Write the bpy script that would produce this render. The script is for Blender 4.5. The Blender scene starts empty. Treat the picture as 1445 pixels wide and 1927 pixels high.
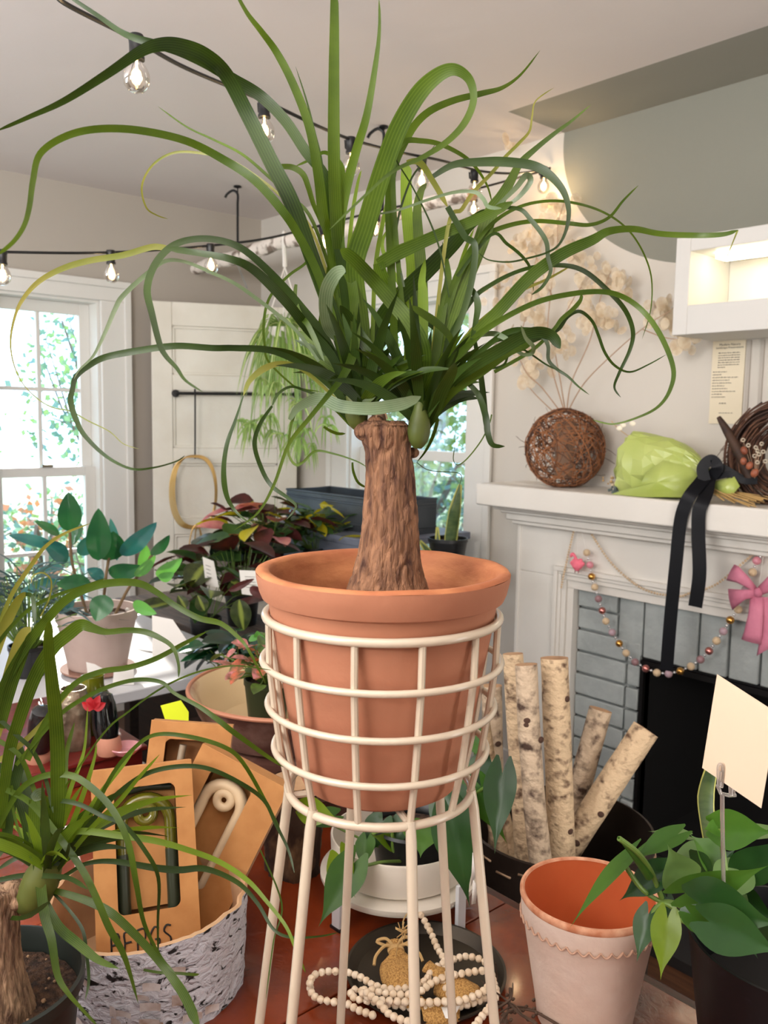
import bpy, math, random
from mathutils import Vector, Matrix, noise
random.seed(7)
C = bpy.context.scene.collection
V = Vector
# ---------------------------------------------------------------- camera maths (frame 1445 x 1927)
FPX=1620.; TH=math.radians(6.2); RO=math.radians(0.95); YA=math.radians(-48.5); CZ=1.43
cB,sB=math.cos(YA),math.sin(YA)
def _ax():
    F=V((0,math.cos(TH),-math.sin(TH)));U=V((0,math.sin(TH),math.cos(TH)));R=V((1,0,0))
    c,s=math.cos(RO),math.sin(RO)
    return F,R*c+U*s,U*c-R*s
AF,AR,AU=_ax()
def c2w(p): return V((p[0]*cB+p[1]*sB,-p[0]*sB+p[1]*cB,p[2]))
def ray(px,py): return AF+AR*((px-722.5)/FPX)-AU*((py-963.5)/FPX)
def P(px,py,Y):
    d=ray(px,py);k=Y/d.y;return c2w((d.x*k,Y,CZ+d.z*k))
def PZ(px,py,z):
    d=ray(px,py);k=(z-CZ)/d.z;return c2w((d.x*k,d.y*k,z))
def PX(px,py,X):
    d=ray(px,py);v=c2w(d);k=X/v.x;return V((X,v.y*k,CZ+d.z*k))
def PY(px,py,Yw):
    d=ray(px,py);v=c2w(d);k=Yw/v.y;return V((v.x*k,Yw,CZ+d.z*k))
CAM=V((0,0,CZ)); FWD=c2w((0,1,0)); RGT=c2w((1,0,0)); UP=V((0,0,1))
def dep(p): return V((p[0],p[1],0)).dot(FWD)
# ---------------------------------------------------------------- materials
def lin(c):
    return tuple(((x/255)/12.92 if x/255<=.04045 else ((x/255+.055)/1.055)**2.4) for x in c)+(1,)
MATS={}
def mat(name,col,rough=.5,metal=0,col2=None,scale=12,detail=5,stretch=(1,1,1),bump=0,bscale=None,lo=.35,hi=.65,
        trans=0,emit=0,ecol=None,coat=0,spec=.5,uvstripe=None,dist=0,kind='noise'):
    if name in MATS: return MATS[name]
    m=bpy.data.materials.new(name);m.use_nodes=True;nt=m.node_tree;N=nt.nodes;L=nt.links
    b=N['Principled BSDF'];b.inputs['Base Color'].default_value=lin(col);b.inputs['Roughness'].default_value=rough
    b.inputs['Metallic'].default_value=metal;b.inputs['Specular IOR Level'].default_value=spec
    if coat: b.inputs['Coat Weight'].default_value=coat;b.inputs['Coat Roughness'].default_value=.08
    if emit: b.inputs['Emission Color'].default_value=lin(ecol or col);b.inputs['Emission Strength'].default_value=emit
    tc=N.new('ShaderNodeTexCoord');mp=N.new('ShaderNodeMapping');mp.inputs['Scale'].default_value=stretch
    L.new(tc.outputs['Object'],mp.inputs['Vector'])
    colout=None
    if col2 is not None:
        if kind=='noise':
            nz=N.new('ShaderNodeTexNoise');nz.inputs['Scale'].default_value=scale;nz.inputs['Detail'].default_value=detail;nz.inputs['Distortion'].default_value=dist
            L.new(mp.outputs[0],nz.inputs['Vector']);fo=nz.outputs[0]
        else:
            nz=N.new('ShaderNodeTexVoronoi');nz.inputs['Scale'].default_value=scale;L.new(mp.outputs[0],nz.inputs['Vector']);fo=nz.outputs[0]
        rp=N.new('ShaderNodeValToRGB');rp.color_ramp.elements[0].position=lo;rp.color_ramp.elements[1].position=hi
        rp.color_ramp.elements[0].color=lin(col);rp.color_ramp.elements[1].color=lin(col2)
        L.new(fo,rp.inputs[0]);colout=rp.outputs[0]
    if uvstripe:
        uv=N.new('ShaderNodeSeparateXYZ');L.new(tc.outputs['UV'],uv.inputs[0])
        w=N.new('ShaderNodeMath');w.operation='MULTIPLY';w.inputs[1].default_value=uvstripe[1];L.new(uv.outputs[1],w.inputs[0])
        s=N.new('ShaderNodeMath');s.operation='SINE';L.new(w.outputs[0],s.inputs[0])
        mr=N.new('ShaderNodeMapRange');mr.inputs[1].default_value=uvstripe[2];mr.inputs[2].default_value=1;mr.inputs[4].default_value=uvstripe[3];L.new(s.outputs[0],mr.inputs[0])
        mx=N.new('ShaderNodeMix');mx.data_type='RGBA';L.new(mr.outputs[0],mx.inputs[0])
        if colout: L.new(colout,mx.inputs[6])
        else: mx.inputs[6].default_value=lin(col)
        mx.inputs[7].default_value=lin(uvstripe[0]);colout=mx.outputs[2]
    if colout: L.new(colout,b.inputs['Base Color'])
    if bump:
        nb=N.new('ShaderNodeTexNoise');nb.inputs['Scale'].default_value=bscale or scale;nb.inputs['Detail'].default_value=6;nb.inputs['Distortion'].default_value=dist
        L.new(mp.outputs[0],nb.inputs['Vector'])
        bp=N.new('ShaderNodeBump');bp.inputs['Strength'].default_value=bump;bp.inputs['Distance'].default_value=.01
        L.new(nb.outputs[0],bp.inputs['Height']);L.new(bp.outputs[0],b.inputs['Normal'])
    if trans:
        t=N.new('ShaderNodeBsdfTranslucent');mxs=N.new('ShaderNodeMixShader');mxs.inputs[0].default_value=trans
        g=N.new('ShaderNodeMix');g.data_type='RGBA';g.blend_type='MULTIPLY';g.inputs[0].default_value=1
        if colout: L.new(colout,g.inputs[6])
        else: g.inputs[6].default_value=lin(col)
        g.inputs[7].default_value=(1.5,1.4,.6,1)
        L.new(g.outputs[2],t.inputs[0])
        L.new(b.outputs[0],mxs.inputs[1]);L.new(t.outputs[0],mxs.inputs[2]);L.new(mxs.outputs[0],N['Material Output'].inputs[0])
    MATS[name]=m;return m
def glassmat(name,tint=(255,255,255),rough=.02,op=.0):
    m=bpy.data.materials.new(name);m.use_nodes=True;nt=m.node_tree;N=nt.nodes;L=nt.links
    N.remove(N['Principled BSDF'])
    t=N.new('ShaderNodeBsdfTransparent');t.inputs[0].default_value=lin(tint)
    g=N.new('ShaderNodeBsdfGlossy');g.inputs['Roughness'].default_value=rough
    f=N.new('ShaderNodeLayerWeight');f.inputs[0].default_value=.35
    a=N.new('ShaderNodeMath');a.operation='MULTIPLY_ADD';a.inputs[1].default_value=.6;a.inputs[2].default_value=.03+op;L.new(f.outputs['Fresnel'],a.inputs[0])
    x=N.new('ShaderNodeMixShader');L.new(a.outputs[0],x.inputs[0]);L.new(t.outputs[0],x.inputs[1]);L.new(g.outputs[0],x.inputs[2])
    L.new(x.outputs[0],N['Material Output'].inputs[0]);MATS[name]=m;return m
# ---------------------------------------------------------------- mesh builder
def catmull(pts,n=6):
    if len(pts)<3: 
        return [pts[0].lerp(pts[-1],i/n) for i in range(n+1)] if len(pts)==2 else pts
    out=[];k=len(pts)
    for i in range(k-1):
        p0=pts[max(i-1,0)];p1=pts[i];p2=pts[i+1];p3=pts[min(i+2,k-1)]
        for j in range(n):
            t=j/n
            out.append(.5*((2*p1)+(p2-p0)*t+(2*p0-5*p1+4*p2-p3)*t*t+(-p0+3*p1-3*p2+p3)*t**3))
    out.append(pts[-1]);return out
def lerps(ws,t):
    if not isinstance(ws,(list,tuple)): return ws
    x=t*(len(ws)-1);i=min(int(x),len(ws)-2);return ws[i]+(ws[i+1]-ws[i])*(x-i)
class M:
    def __init__(s): s.v=[];s.f=[];s.mi=[];s.uv=[]
    def add(s,vs,fs,mi=0,uvs=None):
        b=len(s.v);s.v+=[V(v) for v in vs];s.f+=[[b+i for i in f] for f in fs];s.mi+=[mi]*len(fs)
        s.uv+=uvs if uvs else [(0,0)]*len(vs);return s
    def box(s,c,size,rot=None,mi=0):
        h=[x/2 for x in size];vs=[]
        for a in (-1,1):
            for b in (-1,1):
                for d in (-1,1):
                    p=V((a*h[0],b*h[1],d*h[2]))
                    if rot is not None: p=rot@p
                    vs.append(V(c)+p)
        return s.add(vs,[(0,1,3,2),(4,6,7,5),(0,4,5,1),(2,3,7,6),(0,2,6,4),(1,5,7,3)],mi)
    def bb(s,x0,x1,y0,y1,z0,z1,mi=0): return s.box(((x0+x1)/2,(y0+y1)/2,(z0+z1)/2),(x1-x0,y1-y0,z1-z0),None,mi)
    def frame(s,O,U,W,N,w,h,d,mi=0):
        """box with corner O, unit axes U (width w), W (height h), N (depth d)"""
        vs=[O+U*a+W*b+N*c for a in (0,w) for b in (0,h) for c in (0,d)]
        return s.add(vs,[(0,1,3,2),(4,6,7,5),(0,4,5,1),(2,3,7,6),(0,2,6,4),(1,5,7,3)],mi)
    def tube(s,pts,r,n=8,closed=False,mi=0,flat=1):
        pts=[V(p) for p in pts];k=len(pts);vs=[];fs=[];uv=[];nor=None
        for i,p in enumerate(pts):
            if closed: t=pts[(i+1)%k]-pts[i-1]
            else: t=pts[min(i+1,k-1)]-pts[max(i-1,0)]
            if t.length<1e-9: t=V((0,0,1))
            t.normalize()
            if nor is None:
                a=V((0,0,1)) if abs(t.z)<.9 else V((1,0,0));nor=t.cross(a).normalized()
            nor=(nor-t*nor.dot(t));nor=nor.normalized() if nor.length>1e-6 else t.orthogonal().normalized()
            bi=t.cross(nor);rr=lerps(r,i/max(k-1,1))
            for j in range(n):
                a=2*math.pi*j/n;vs.append(p+(nor*math.cos(a)+bi*math.sin(a)*flat)*rr);uv.append((i/k,j/n))
        m=k if closed else k-1
        for i in range(m):
            for j in range(n):
                a=i*n+j;b=i*n+(j+1)%n;c=((i+1)%k)*n+(j+1)%n;d=((i+1)%k)*n+j;fs.append((a,b,c,d))
        if not closed: fs.append(tuple(range(n-1,-1,-1)));fs.append(tuple((k-1)*n+j for j in range(n)))
        return s.add(vs,fs,mi,uv)
    def lathe(s,prof,c=(0,0,0),n=48,mi=0,loop=False,rot=None,ang=0,cap=False):
        vs=[];fs=[];k=len(prof);c=V(c)
        for (r,z) in prof:
            for j in range(n):
                a=2*math.pi*j/n+ang;p=V((r*math.cos(a),r*math.sin(a),z))
                if rot is not None: p=rot@p
                vs.append(c+p)
        for i in range(k if loop else k-1):
            for j in range(n):
                i2=(i+1)%k;fs.append((i*n+j,i*n+(j+1)%n,i2*n+(j+1)%n,i2*n+j))
        if cap:
            if prof[0][0]>1e-5: fs.append(tuple(range(n-1,-1,-1)))
            if prof[-1][0]>1e-5: fs.append(tuple((k-1)*n+j for j in range(n)))
        return s.add(vs,fs,mi)
    def ell(s,c,r,rot=None,seg=12,rings=8,mi=0):
        if not isinstance(r,(tuple,list)): r=(r,r,r)
        vs=[];fs=[]
        for i in range(rings+1):
            th=math.pi*i/rings
            for j in range(seg):
                a=2*math.pi*j/seg;p=V((r[0]*math.sin(th)*math.cos(a),r[1]*math.sin(th)*math.sin(a),r[2]*math.cos(th)))
                if rot is not None: p=rot@p
                vs.append(V(c)+p)
        for i in range(rings):
            for j in range(seg): fs.append((i*seg+j,(i+1)*seg+j,(i+1)*seg+(j+1)%seg,i*seg+(j+1)%seg))
        return s.add(vs,fs,mi)
    def ribbon(s,pts,wid,roll=0,fold=.08,mi=0,res=6,nrm=None,tip=True):
        """a leaf: curved blade through pts, widths wid, folded along the midrib"""
        q=catmull([V(p) for p in pts],res);k=len(q);vs=[];fs=[];uv=[];side=None
        for i,p in enumerate(q):
            t=(q[min(i+1,k-1)]-q[max(i-1,0)]);t=t.normalized() if t.length>1e-9 else V((0,0,1))
            n0=nrm if nrm is not None else (CAM-p).normalized()
            sd=t.cross(n0)
            if sd.length<.15 and side is not None: sd=side-t*side.dot(t)
            sd.normalize()
            if side is not None:
                if sd.dot(side)<0: sd=-sd
                sd=(side*.5+sd*.5);sd=(sd-t*sd.dot(t)).normalized()
            side=sd
            a=math.radians(lerps(roll,i/(k-1)));u=Matrix.Rotation(a,3,t)@sd;nn=u.cross(t)
            w=lerps(wid,i/(k-1))/2
            if tip and i>k-4: w*=[.75,.45,.12][i-(k-3)] if i>=k-3 else 1
            vs+=[p-u*w+nn*w*fold,p-nn*w*fold,p+u*w+nn*w*fold];uv+=[(i/k,0),(i/k,.5),(i/k,1)]
        for i in range(k-1):
            a=i*3;fs+=[(a,a+1,a+4,a+3),(a+1,a+2,a+5,a+4)]
        return s.add(vs,fs,mi,uv)
    def blade(s,base,tip,nrm,width,kind='ovate',curl=.15,fold=.12,mi=0,nu=12,nv=8,sag=None):
        """broad leaf: base -> tip, nrm = upper side"""
        base=V(base);tip=V(tip);t=tip-base;ln=t.length;t.normalize();nrm=V(nrm);nrm=(nrm-t*nrm.dot(t)).normalized();sd=t.cross(nrm)
        vs=[];fs=[];uv=[]
        for i in range(nu+1):
            u=i/nu
            if kind=='heart': w=lerps([.60,.84,.97,1.0,.96,.86,.72,.55,.38,.22,.10,.03,0],u)
            elif kind=='lance': w=math.sin(math.pi*u**.85)**1.1 if 0<u<1 else 0
            else: w=math.sin(math.pi*u**.8)**.72 if 0<u<1 else 0
            for j in range(nv+1):
                v=j/nv*2-1
                lon=u
                if kind=='heart': lon=u-.24*(1-u)**3*math.sin(math.pi*.78*abs(v))
                x=v*w*width/2
                z=fold*abs(v)*w*width-curl*ln*(u-.15)**2*(1 if u>.15 else 0)+.012*math.sin(u*14+v*3)*w*width
                vs.append(base+t*lon*ln+sd*x+nrm*z);uv.append((u,(v+1)/2))
        for i in range(nu):
            for j in range(nv):
                a=i*(nv+1)+j;fs.append((a,a+1,a+nv+2,a+nv+1))
        return s.add(vs,fs,mi,uv)
    def disp(s,fn):
        s.v=[fn(v) for v in s.v];return s
    def build(s,name,mats,parent=None,loc=None,smooth=True,angle=38,bevel=0,solid=0,keep=None,rot=None):
        if not isinstance(mats,(list,tuple)): mats=[mats]
        if parent is not None: off=V(parent['_o'])
        else: off=V(loc) if loc is not None else V((0,0,0))
        me=bpy.data.meshes.new(name)
        R=rot.to_3x3().transposed() if rot is not None else None
        me.from_pydata([(R@(v-off) if R is not None else v-off) for v in s.v],[],s.f);
        for m_ in mats: me.materials.append(m_)
        me.polygons.foreach_set('material_index',s.mi)
        ul=me.uv_layers.new(name='UV')
        li=[0]*len(me.loops);me.loops.foreach_get('vertex_index',li)
        fl=[]
        for i in li: fl+=s.uv[i]
        ul.data.foreach_set('uv',fl)
        me.update()
        o=bpy.data.objects.new(name,me);C.objects.link(o)
        if smooth:
            me.polygons.foreach_set('use_smooth',[True]*len(me.polygons))
            try: me.set_sharp_from_angle(angle=math.radians(angle))
            except Exception: pass
        if parent is not None: o.parent=parent;o['_o']=parent['_o']
        else: o.location=off;o['_o']=tuple(off)
        if rot is not None: o.rotation_mode='QUATERNION';o.rotation_quaternion=rot.to_quaternion()
        if bevel:
            b=o.modifiers.new('bevel','BEVEL');b.width=bevel;b.segments=2;b.limit_method='ANGLE'
        if solid:
            b=o.modifiers.new('solid','SOLIDIFY');b.thickness=solid;b.offset=0
        return o
def tag(o,label=None,cat=None,group=None,kind=None):
    if label: o['label']=label
    if cat: o['category']=cat
    if group: o['group']=group
    if kind: o['kind']=kind
    return o
def thing(name,label,cat,loc,group=None):
    o=bpy.data.objects.new(name,None);C.objects.link(o);o.location=loc;o.empty_display_size=.05
    o['_o']=tuple(loc);return tag(o,label,cat,group)
def struct(name,m,mats,**k): return tag(m.build(name,mats,**k),kind='structure')
def copy_part(src,parent,loc,rot=None,scale=None):
    """copy of a part under a (possibly other) thing; src mesh is centred on its own origin"""
    c=src.copy();C.objects.link(c);c.parent=parent;c.location=V(loc)-V(parent['_o'])
    if rot is not None: c.rotation_euler=rot
    if scale: c.scale=(scale,)*3
    c['_o']=tuple(loc);return c
def local_mesh(name,m,mats,parent,loc,**k):
    """part whose mesh is modelled round its own origin, placed at loc"""
    if not isinstance(mats,(list,tuple)): mats=[mats]
    me=bpy.data.meshes.new(name);me.from_pydata([tuple(v) for v in m.v],[],m.f)
    for q in mats: me.materials.append(q)
    me.polygons.foreach_set('material_index',m.mi);me.polygons.foreach_set('use_smooth',[True]*len(me.polygons));me.update()
    o=bpy.data.objects.new(name,me);C.objects.link(o)
    if parent is not None: o.parent=parent;o.location=V(loc)-V(parent['_o'])
    else: o.location=loc
    o['_o']=tuple(loc);return o
def rnd(a,b): return random.uniform(a,b)
def rotz(a): return Matrix.Rotation(a,3,'Z')
def align(z,x=None):
    """3x3 whose local z is the given direction"""
    z=V(z).normalized();x=V(x) if x is not None else (V((1,0,0)) if abs(z.x)<.9 else V((0,1,0)))
    x=(x-z*x.dot(z)).normalized();y=z.cross(x)
    return Matrix((x,y,z)).transposed()
def text_mesh(txt,size,O,U,W,N,name='t',depth=.0002):
    cu=bpy.data.curves.new(name,'FONT');cu.body=txt;cu.size=size;cu.extrude=depth;cu.align_x='CENTER'
    ob=bpy.data.objects.new(name,cu);C.objects.link(ob);bpy.context.view_layer.update()
    me=bpy.data.meshes.new_from_object(ob.evaluated_get(bpy.context.evaluated_depsgraph_get()))
    vs=[O+U*v.co.x+W*v.co.y+N*(v.co.z+depth) for v in me.vertices];fs=[tuple(p.vertices) for p in me.polygons]
    bpy.data.objects.remove(ob);bpy.data.curves.remove(cu);bpy.data.meshes.remove(me);return vs,fs
# palette
leafD=mat('leaf_dark_green',(28,46,12),.40,col2=(50,72,20),scale=14,trans=.22,spec=.35,uvstripe=((84,112,44),38,.3,.25))
leafM=mat('leaf_mid_green',(50,74,16),.40,col2=(80,104,26),scale=14,trans=.36,spec=.35,uvstripe=((116,140,54),38,.3,.3))
leafB=mat('leaf_bright_green',(98,126,28),.40,spec=.35,col2=(120,152,44),scale=14,trans=.42,uvstripe=((150,170,72),38,.3,.3))
leafY=mat('leaf_yellowing',(150,142,70),.45,col2=(110,124,50),scale=9,trans=.35)
leafG=mat('leaf_pale_underside',(84,106,72),.42,col2=(108,126,94),scale=30,trans=.2,uvstripe=((150,162,136),38,.4,.4))
PAL=[leafD,leafM,leafB,leafY,leafG]
whiteP=mat('white_paint',(226,222,214),.42,col2=(218,213,204),scale=3,bump=.08,bscale=30)
trimP=mat('window_trim_paint',(222,220,214),.4)
blackM=mat('black_metal',(22,22,23),.45,metal=.3)
blackP=mat('black_plastic',(14,15,16),.4,col2=(30,32,34),scale=60,lo=.5,hi=.8)
soilM=mat('potting_soil',(38,24,15),.95,col2=(82,56,36),scale=120,bump=1.0,bscale=150)
paperW=mat('white_card',(236,234,228),.7)
inkM=mat('grey_ink',(95,90,84),.8)
# ================================================================ ROOM
XL,YB,H=-3.88,2.55,2.44; XR,YF=1.7,-2.6
ceilM=mat('ceiling_paint',(214,208,202),.85,bump=.05,bscale=6)
wallL=mat('wall_paint_greige',(176,168,157),.8,bump=.05,bscale=8)
# back wall paint: light greige with a big olive-grey painted arch, procedural mask in object space
def masked(name,c1,c2,mode):
    m=bpy.data.materials.new(name);m.use_nodes=True;nt=m.node_tree;N=nt.nodes;L=nt.links;b=N['Principled BSDF'];b.inputs['Roughness'].default_value=.8
    tc=N.new('ShaderNodeTexCoord');sp=N.new('ShaderNodeSeparateXYZ');L.new(tc.outputs['Object'],sp.inputs[0])
    def mth(op,a,bv):
        n=N.new('ShaderNodeMath');n.operation=op
        for i,x in enumerate((a,bv)):
            if isinstance(x,(int,float)): n.inputs[i].default_value=x
            else: L.new(x,n.inputs[i])
        return n.outputs[0]
    if mode=='circle':
        # ellipse centred right of the painted edge, top at the ceiling
        dx=mth('DIVIDE',mth('SUBTRACT',sp.outputs[0],-1.36),.60);dz=mth('DIVIDE',mth('SUBTRACT',sp.outputs[2],2.40),.475)
        r=mth('ADD',mth('MULTIPLY',dx,dx),mth('MULTIPLY',dz,dz))
        a=mth('LESS_THAN',r,1.0)
        right=mth('MULTIPLY',mth('GREATER_THAN',sp.outputs[0],-1.36),mth('GREATER_THAN',sp.outputs[2],1.925));f=mth('MAXIMUM',a,right)
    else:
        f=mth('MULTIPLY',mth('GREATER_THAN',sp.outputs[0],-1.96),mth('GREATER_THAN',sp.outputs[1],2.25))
    mx=N.new('ShaderNodeMix');mx.data_type='RGBA';L.new(f,mx.inputs[0]);mx.inputs[6].default_value=lin(c1);mx.inputs[7].default_value=lin(c2)
    L.new(mx.outputs[2],b.inputs['Base Color'])
    nz=N.new('ShaderNodeTexNoise');nz.inputs['Scale'].default_value=7;nz.inputs['Detail'].default_value=5;L.new(tc.outputs['Object'],nz.inputs['Vector'])
    bp=N.new('ShaderNodeBump');bp.inputs['Strength'].default_value=.12;bp.inputs['Distance'].default_value=.02;L.new(nz.outputs[0],bp.inputs['Height']);L.new(bp.outputs[0],b.inputs['Normal'])
    return m
wallB=masked('back_wall_paint',(204,198,188),(132,132,121),'circle')
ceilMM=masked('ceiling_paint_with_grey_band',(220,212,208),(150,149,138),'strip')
floorM=mat('wood_floor_boards',(96,62,40),.45,col2=(70,42,26),scale=6,stretch=(1,14,1))
struct('floor',M().bb(XL-.2,XR+.2,YF-.2,YB+.2,-.1,0),floorM)
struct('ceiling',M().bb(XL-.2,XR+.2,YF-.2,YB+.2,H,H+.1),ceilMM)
# left wall with window opening (y 1.20..1.67, z .36..1.944)
W1=(1.18,1.672,.40,1.944)
m=M().bb(XL-.15,XL,YF-.2,W1[0],0,H).bb(XL-.15,XL,W1[1],YB+.15,0,H).bb(XL-.15,XL,W1[0],W1[1],0,W1[2]).bb(XL-.15,XL,W1[0],W1[1],W1[3],H)
struct('wall_left',m,wallL)
W2=(-3.13,-2.375,.72,1.93)
# back wall with window and firebox recess opening
m=M().bb(XL-.15,W2[0],YB,YB+.15,0,H).bb(W2[0],W2[1],YB,YB+.15,0,W2[2]).bb(W2[0],W2[1],YB,YB+.15,W2[3],H).bb(W2[1],-1.70,YB,YB+.15,0,H).bb(-1.70,-.4,YB,YB+.15,.85,H).bb(-.4,XR+.2,YB,YB+.15,0,H)
struct('wall_back',m,wallB)
struct('wall_right',M().bb(XR,XR+.15,YF-.2,YB+.2,0,H),wallL)
struct('wall_front',M().bb(XL-.2,XR+.2,YF-.15,YF,0,H),wallL)
glassW=glassmat('window_glass')
def window(n,axis,a0,a1,z0,z1,pos,cols,zmid,rowsU=2):
    """double hung window; axis 'x' = lies in left wall plane x=pos, axis 'y' = back wall plane y=pos; outward is -x / +y"""
    def bx(mm,a,b,o0,o1,zz0,zz1):
        if axis=='x': mm.bb(pos-o1,pos-o0,a,b,zz0,zz1)
        else: mm.bb(a,b,pos+o0,pos+o1,zz0,zz1)
    c=((pos,(a0+a1)/2,z0) if axis=='x' else ((a0+a1)/2,pos,z0))
    t=thing('window_%d'%n,None,None,c);t['kind']='structure'
    # casing round the opening, proud of the wall
    mm=M();w=.13
    bx(mm,a0-w,a0,-.022,0,z0-.02,z1);bx(mm,a1,a1+w,-.022,0,z0-.02,z1);bx(mm,a0-w,a1+w,-.022,0,z1,z1+w*.62)
    bx(mm,a0-w-.012,a0-w+.02,-.034,-.02,z0-.02,z1+w*.62-.02);bx(mm,a1+w-.02,a1+w+.012,-.034,-.02,z0-.02,z1+w*.62-.02);bx(mm,a0-w-.012,a1+w+.012,-.034,-.02,z1+w*.62-.02,z1+w*.62+.012)
    mm.build('casing',trimP,t,bevel=.003)
    mm=M();bx(mm,a0-w-.03,a1+w+.03,-.06,.10,z0-.05,z0-.02);mm.build('sill',trimP,t,bevel=.004)
    mm=M();bx(mm,a0,a0+.012,0,.14,z0,z1-.012);bx(mm,a1-.012,a1,0,.14,z0,z1-.012);bx(mm,a0,a1,0,.14,z1-.012,z1);bx(mm,a0,a1,0,.14,z0-.012,z0);mm.build('jamb',trimP,t)
    for nm,zz0,zz1,o in (('upper_sash',zmid-.02,z1-.012,.085),('lower_sash',z0,zmid+.025,.05)):
        s=.048;mm=M();A0=a0+.012;A1=a1-.012
        bx(mm,A0,A0+s,o,o+.032,zz0,zz1);bx(mm,A1-s,A1,o,o+.032,zz0,zz1);bx(mm,A0+s,A1-s,o,o+.032,zz1-s*(1.1 if nm[0]=='u' else .9),zz1);bx(mm,A0+s,A1-s,o,o+.032,zz0,zz0+s*(1.5 if nm[0]=='l' else .8))
        for k in range(1,cols):
            x=A0+s+(A1-A0-2*s)*k/cols;bx(mm,x-.009,x+.009,o+.004,o+.026,zz0+.035,zz1-.035)
        if rowsU>1:
            zc=(zz0+zz1)/2;bx(mm,A0+s-.01,A1-s+.01,o+.005,o+.025,zc-.009,zc+.009)
        so=mm.build(nm,trimP,t,bevel=.002)
        g=M();bx(g,A0+s-.004,A1-s+.004,o+.013,o+.017,zz0+.03,zz1-.03);g.build('glass',glassW,so,smooth=False)
    if axis=='x':
        mm=M();mm.box((pos-.048,(a0+a1)/2+.01,zmid+.032),(.02,.05,.012));mm.build('sash_lock',mat('worn_brass',(150,140,120),.4,metal=.8),t)
window(1,'x',*W1,XL,2,1.16)
window(2,'y',*W2,YB,1,1.27,rowsU=1)
struct('baseboard_left',M().bb(XL,XL+.018,YF,YB-.02,0,.14),trimP)
struct('baseboard_back',M().bb(XL+.02,-2.05,YB-.018,YB,0,.14),trimP)
struct('trim_1',M().bb(-1.245,-1.235,YB-.006,YB,1.215,1.68).bb(-1.205,-1.195,YB-.006,YB,1.215,1.68),mat('trim_grey',(178,170,160),.6))
# ---------------------------------------------------------------- outdoors
struct('floor_outdoor_lawn',M().bb(-30,-4.1,-20,20,-.45,-.4).bb(-4.1,20,2.8,20,-.45,-.4),mat('lawn',(150,160,110),.9,col2=(190,186,160),scale=1.2))
gS=mat('garden_leaf_sage',(120,150,112),.6,trans=.35);gB=mat('garden_leaf_blue_green',(96,128,130),.6,trans=.3);gR=mat('garden_leaf_rust',(170,112,88),.6,trans=.3)
barkG=mat('garden_bark',(110,92,80),.9)
def garden(name,label,x,y,r,h,n,mats,zc,seed,s=.06,group=None):
    random.seed(seed);t=thing(name,label,'shrub' if h<1.5 else 'tree',(x,y,-.4),group)
    mm=M()
    for i in range(n):
        a=rnd(0,6.28);u=rnd(-1,1);rr=(random.random()**.4)
        cl=noise.noise(V((a,u*2,rr*3)))
        p=V((x+r*rr*math.cos(a)*math.sqrt(1-u*u),y+r*rr*math.sin(a)*math.sqrt(1-u*u),zc+h*.5*rr*u))
        d=V((rnd(-1,1),rnd(-1,1),rnd(-1,.6))).normalized();nn=V((rnd(-1,1),rnd(-1,1),rnd(-1,1)))
        e=s*rnd(.6,1.3);sd=d.cross(nn).normalized()*e*.35
        mm.add([p,p+d*e*.5+sd,p+d*e,p+d*e*.5-sd],[(0,1,2,3)],random.choice(range(len(mats))))
    mm.build('foliage',mats,t,smooth=False)
    b=M().tube([(x,y,-.42),(x+.03,y,zc*.5),(x-.02,y+.02,zc)],[.05,.04,.02],8)
    for i in range(9):
        a=rnd(0,6.28);b.tube([(x,y,zc*rnd(.3,.9)),(x+r*.5*math.cos(a),y+r*.5*math.sin(a),zc+rnd(-.2,.3)*h),(x+r*.85*math.cos(a),y+r*.85*math.sin(a),zc+rnd(-.3,.4)*h)],[.022,.012,.004],6)
    b.build('branches',barkG,t);return t
gg='garden plants outside the windows'
garden('garden_tree','leafy blue-green tree seen through the right panes of the left window',-8.6,3.75,.85,2.6,1500,[gS,gB],1.7,11,.085)
garden('garden_tree','sparse-leaved tree outside the middle panes of the left window',-8.4,2.0,.7,2.2,600,[gS,gB],1.5,12,.08)
garden('garden_shrub','rust-tinged shrub low outside the left window',-6.4,2.35,.55,.9,900,[gR,gS,gB],.45,13,.07)
garden('garden_shrub','pale green bush low outside the left window, by the wall corner',-5.2,2.35,.35,.8,700,[gS,gB],.35,14,.06)
garden('garden_tree','light green tree outside the back window, right of the palm trunk',-6.0,5.75,1.0,2.4,2600,[gS,leafB],1.6,15,.09)
garden('garden_shrub','grey-green bush filling the lower pane of the back window',-4.45,4.25,.62,1.2,1600,[gS,gB],.75,16,.06)
random.seed(7)
# ================================================================ FIREPLACE
fp=thing('fireplace','white painted wooden fireplace mantel with grey painted brick surround and black firebox','fireplace',(-1.06,2.5,0))
FX0,FX1=-2.02,-.10
m=M().bb(FX0-.055,FX1+.055,2.27,YB,1.13,1.207)
m.build('mantel_shelf',whiteP,fp,bevel=.006)
m=M()
for k,(o,z0,z1) in enumerate(((.075,1.112,1.13),(.095,1.10,1.112),(.11,1.075,1.10),(.125,1.06,1.075))):
    m.bb(FX0-.055+o-.06,FX1+.055-o+.06,2.27+o,YB,z0,z1)
m.build('crown_moulding',whiteP,fp,bevel=.004)
m=M().bb(FX0,FX1,2.45,YB,.885,1.06).bb(FX0,-1.80,2.45,YB,0,.885).bb(-.32,FX1,2.45,YB,0,.885)
m.build('surround_board',whiteP,fp,bevel=.003)
m=M()
for (a,b,y) in ((0,.016,2.432),(.016,.028,2.44),(.028,.045,2.447)):
    m.bb(-1.845+a,-1.845+b,y,2.47,0,.925-b).bb(-.275-b,-.275-a,y,2.47,0,.925-b).bb(-1.845+a,-.275-a,y,2.47,.925-b,.925-a)
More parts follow.
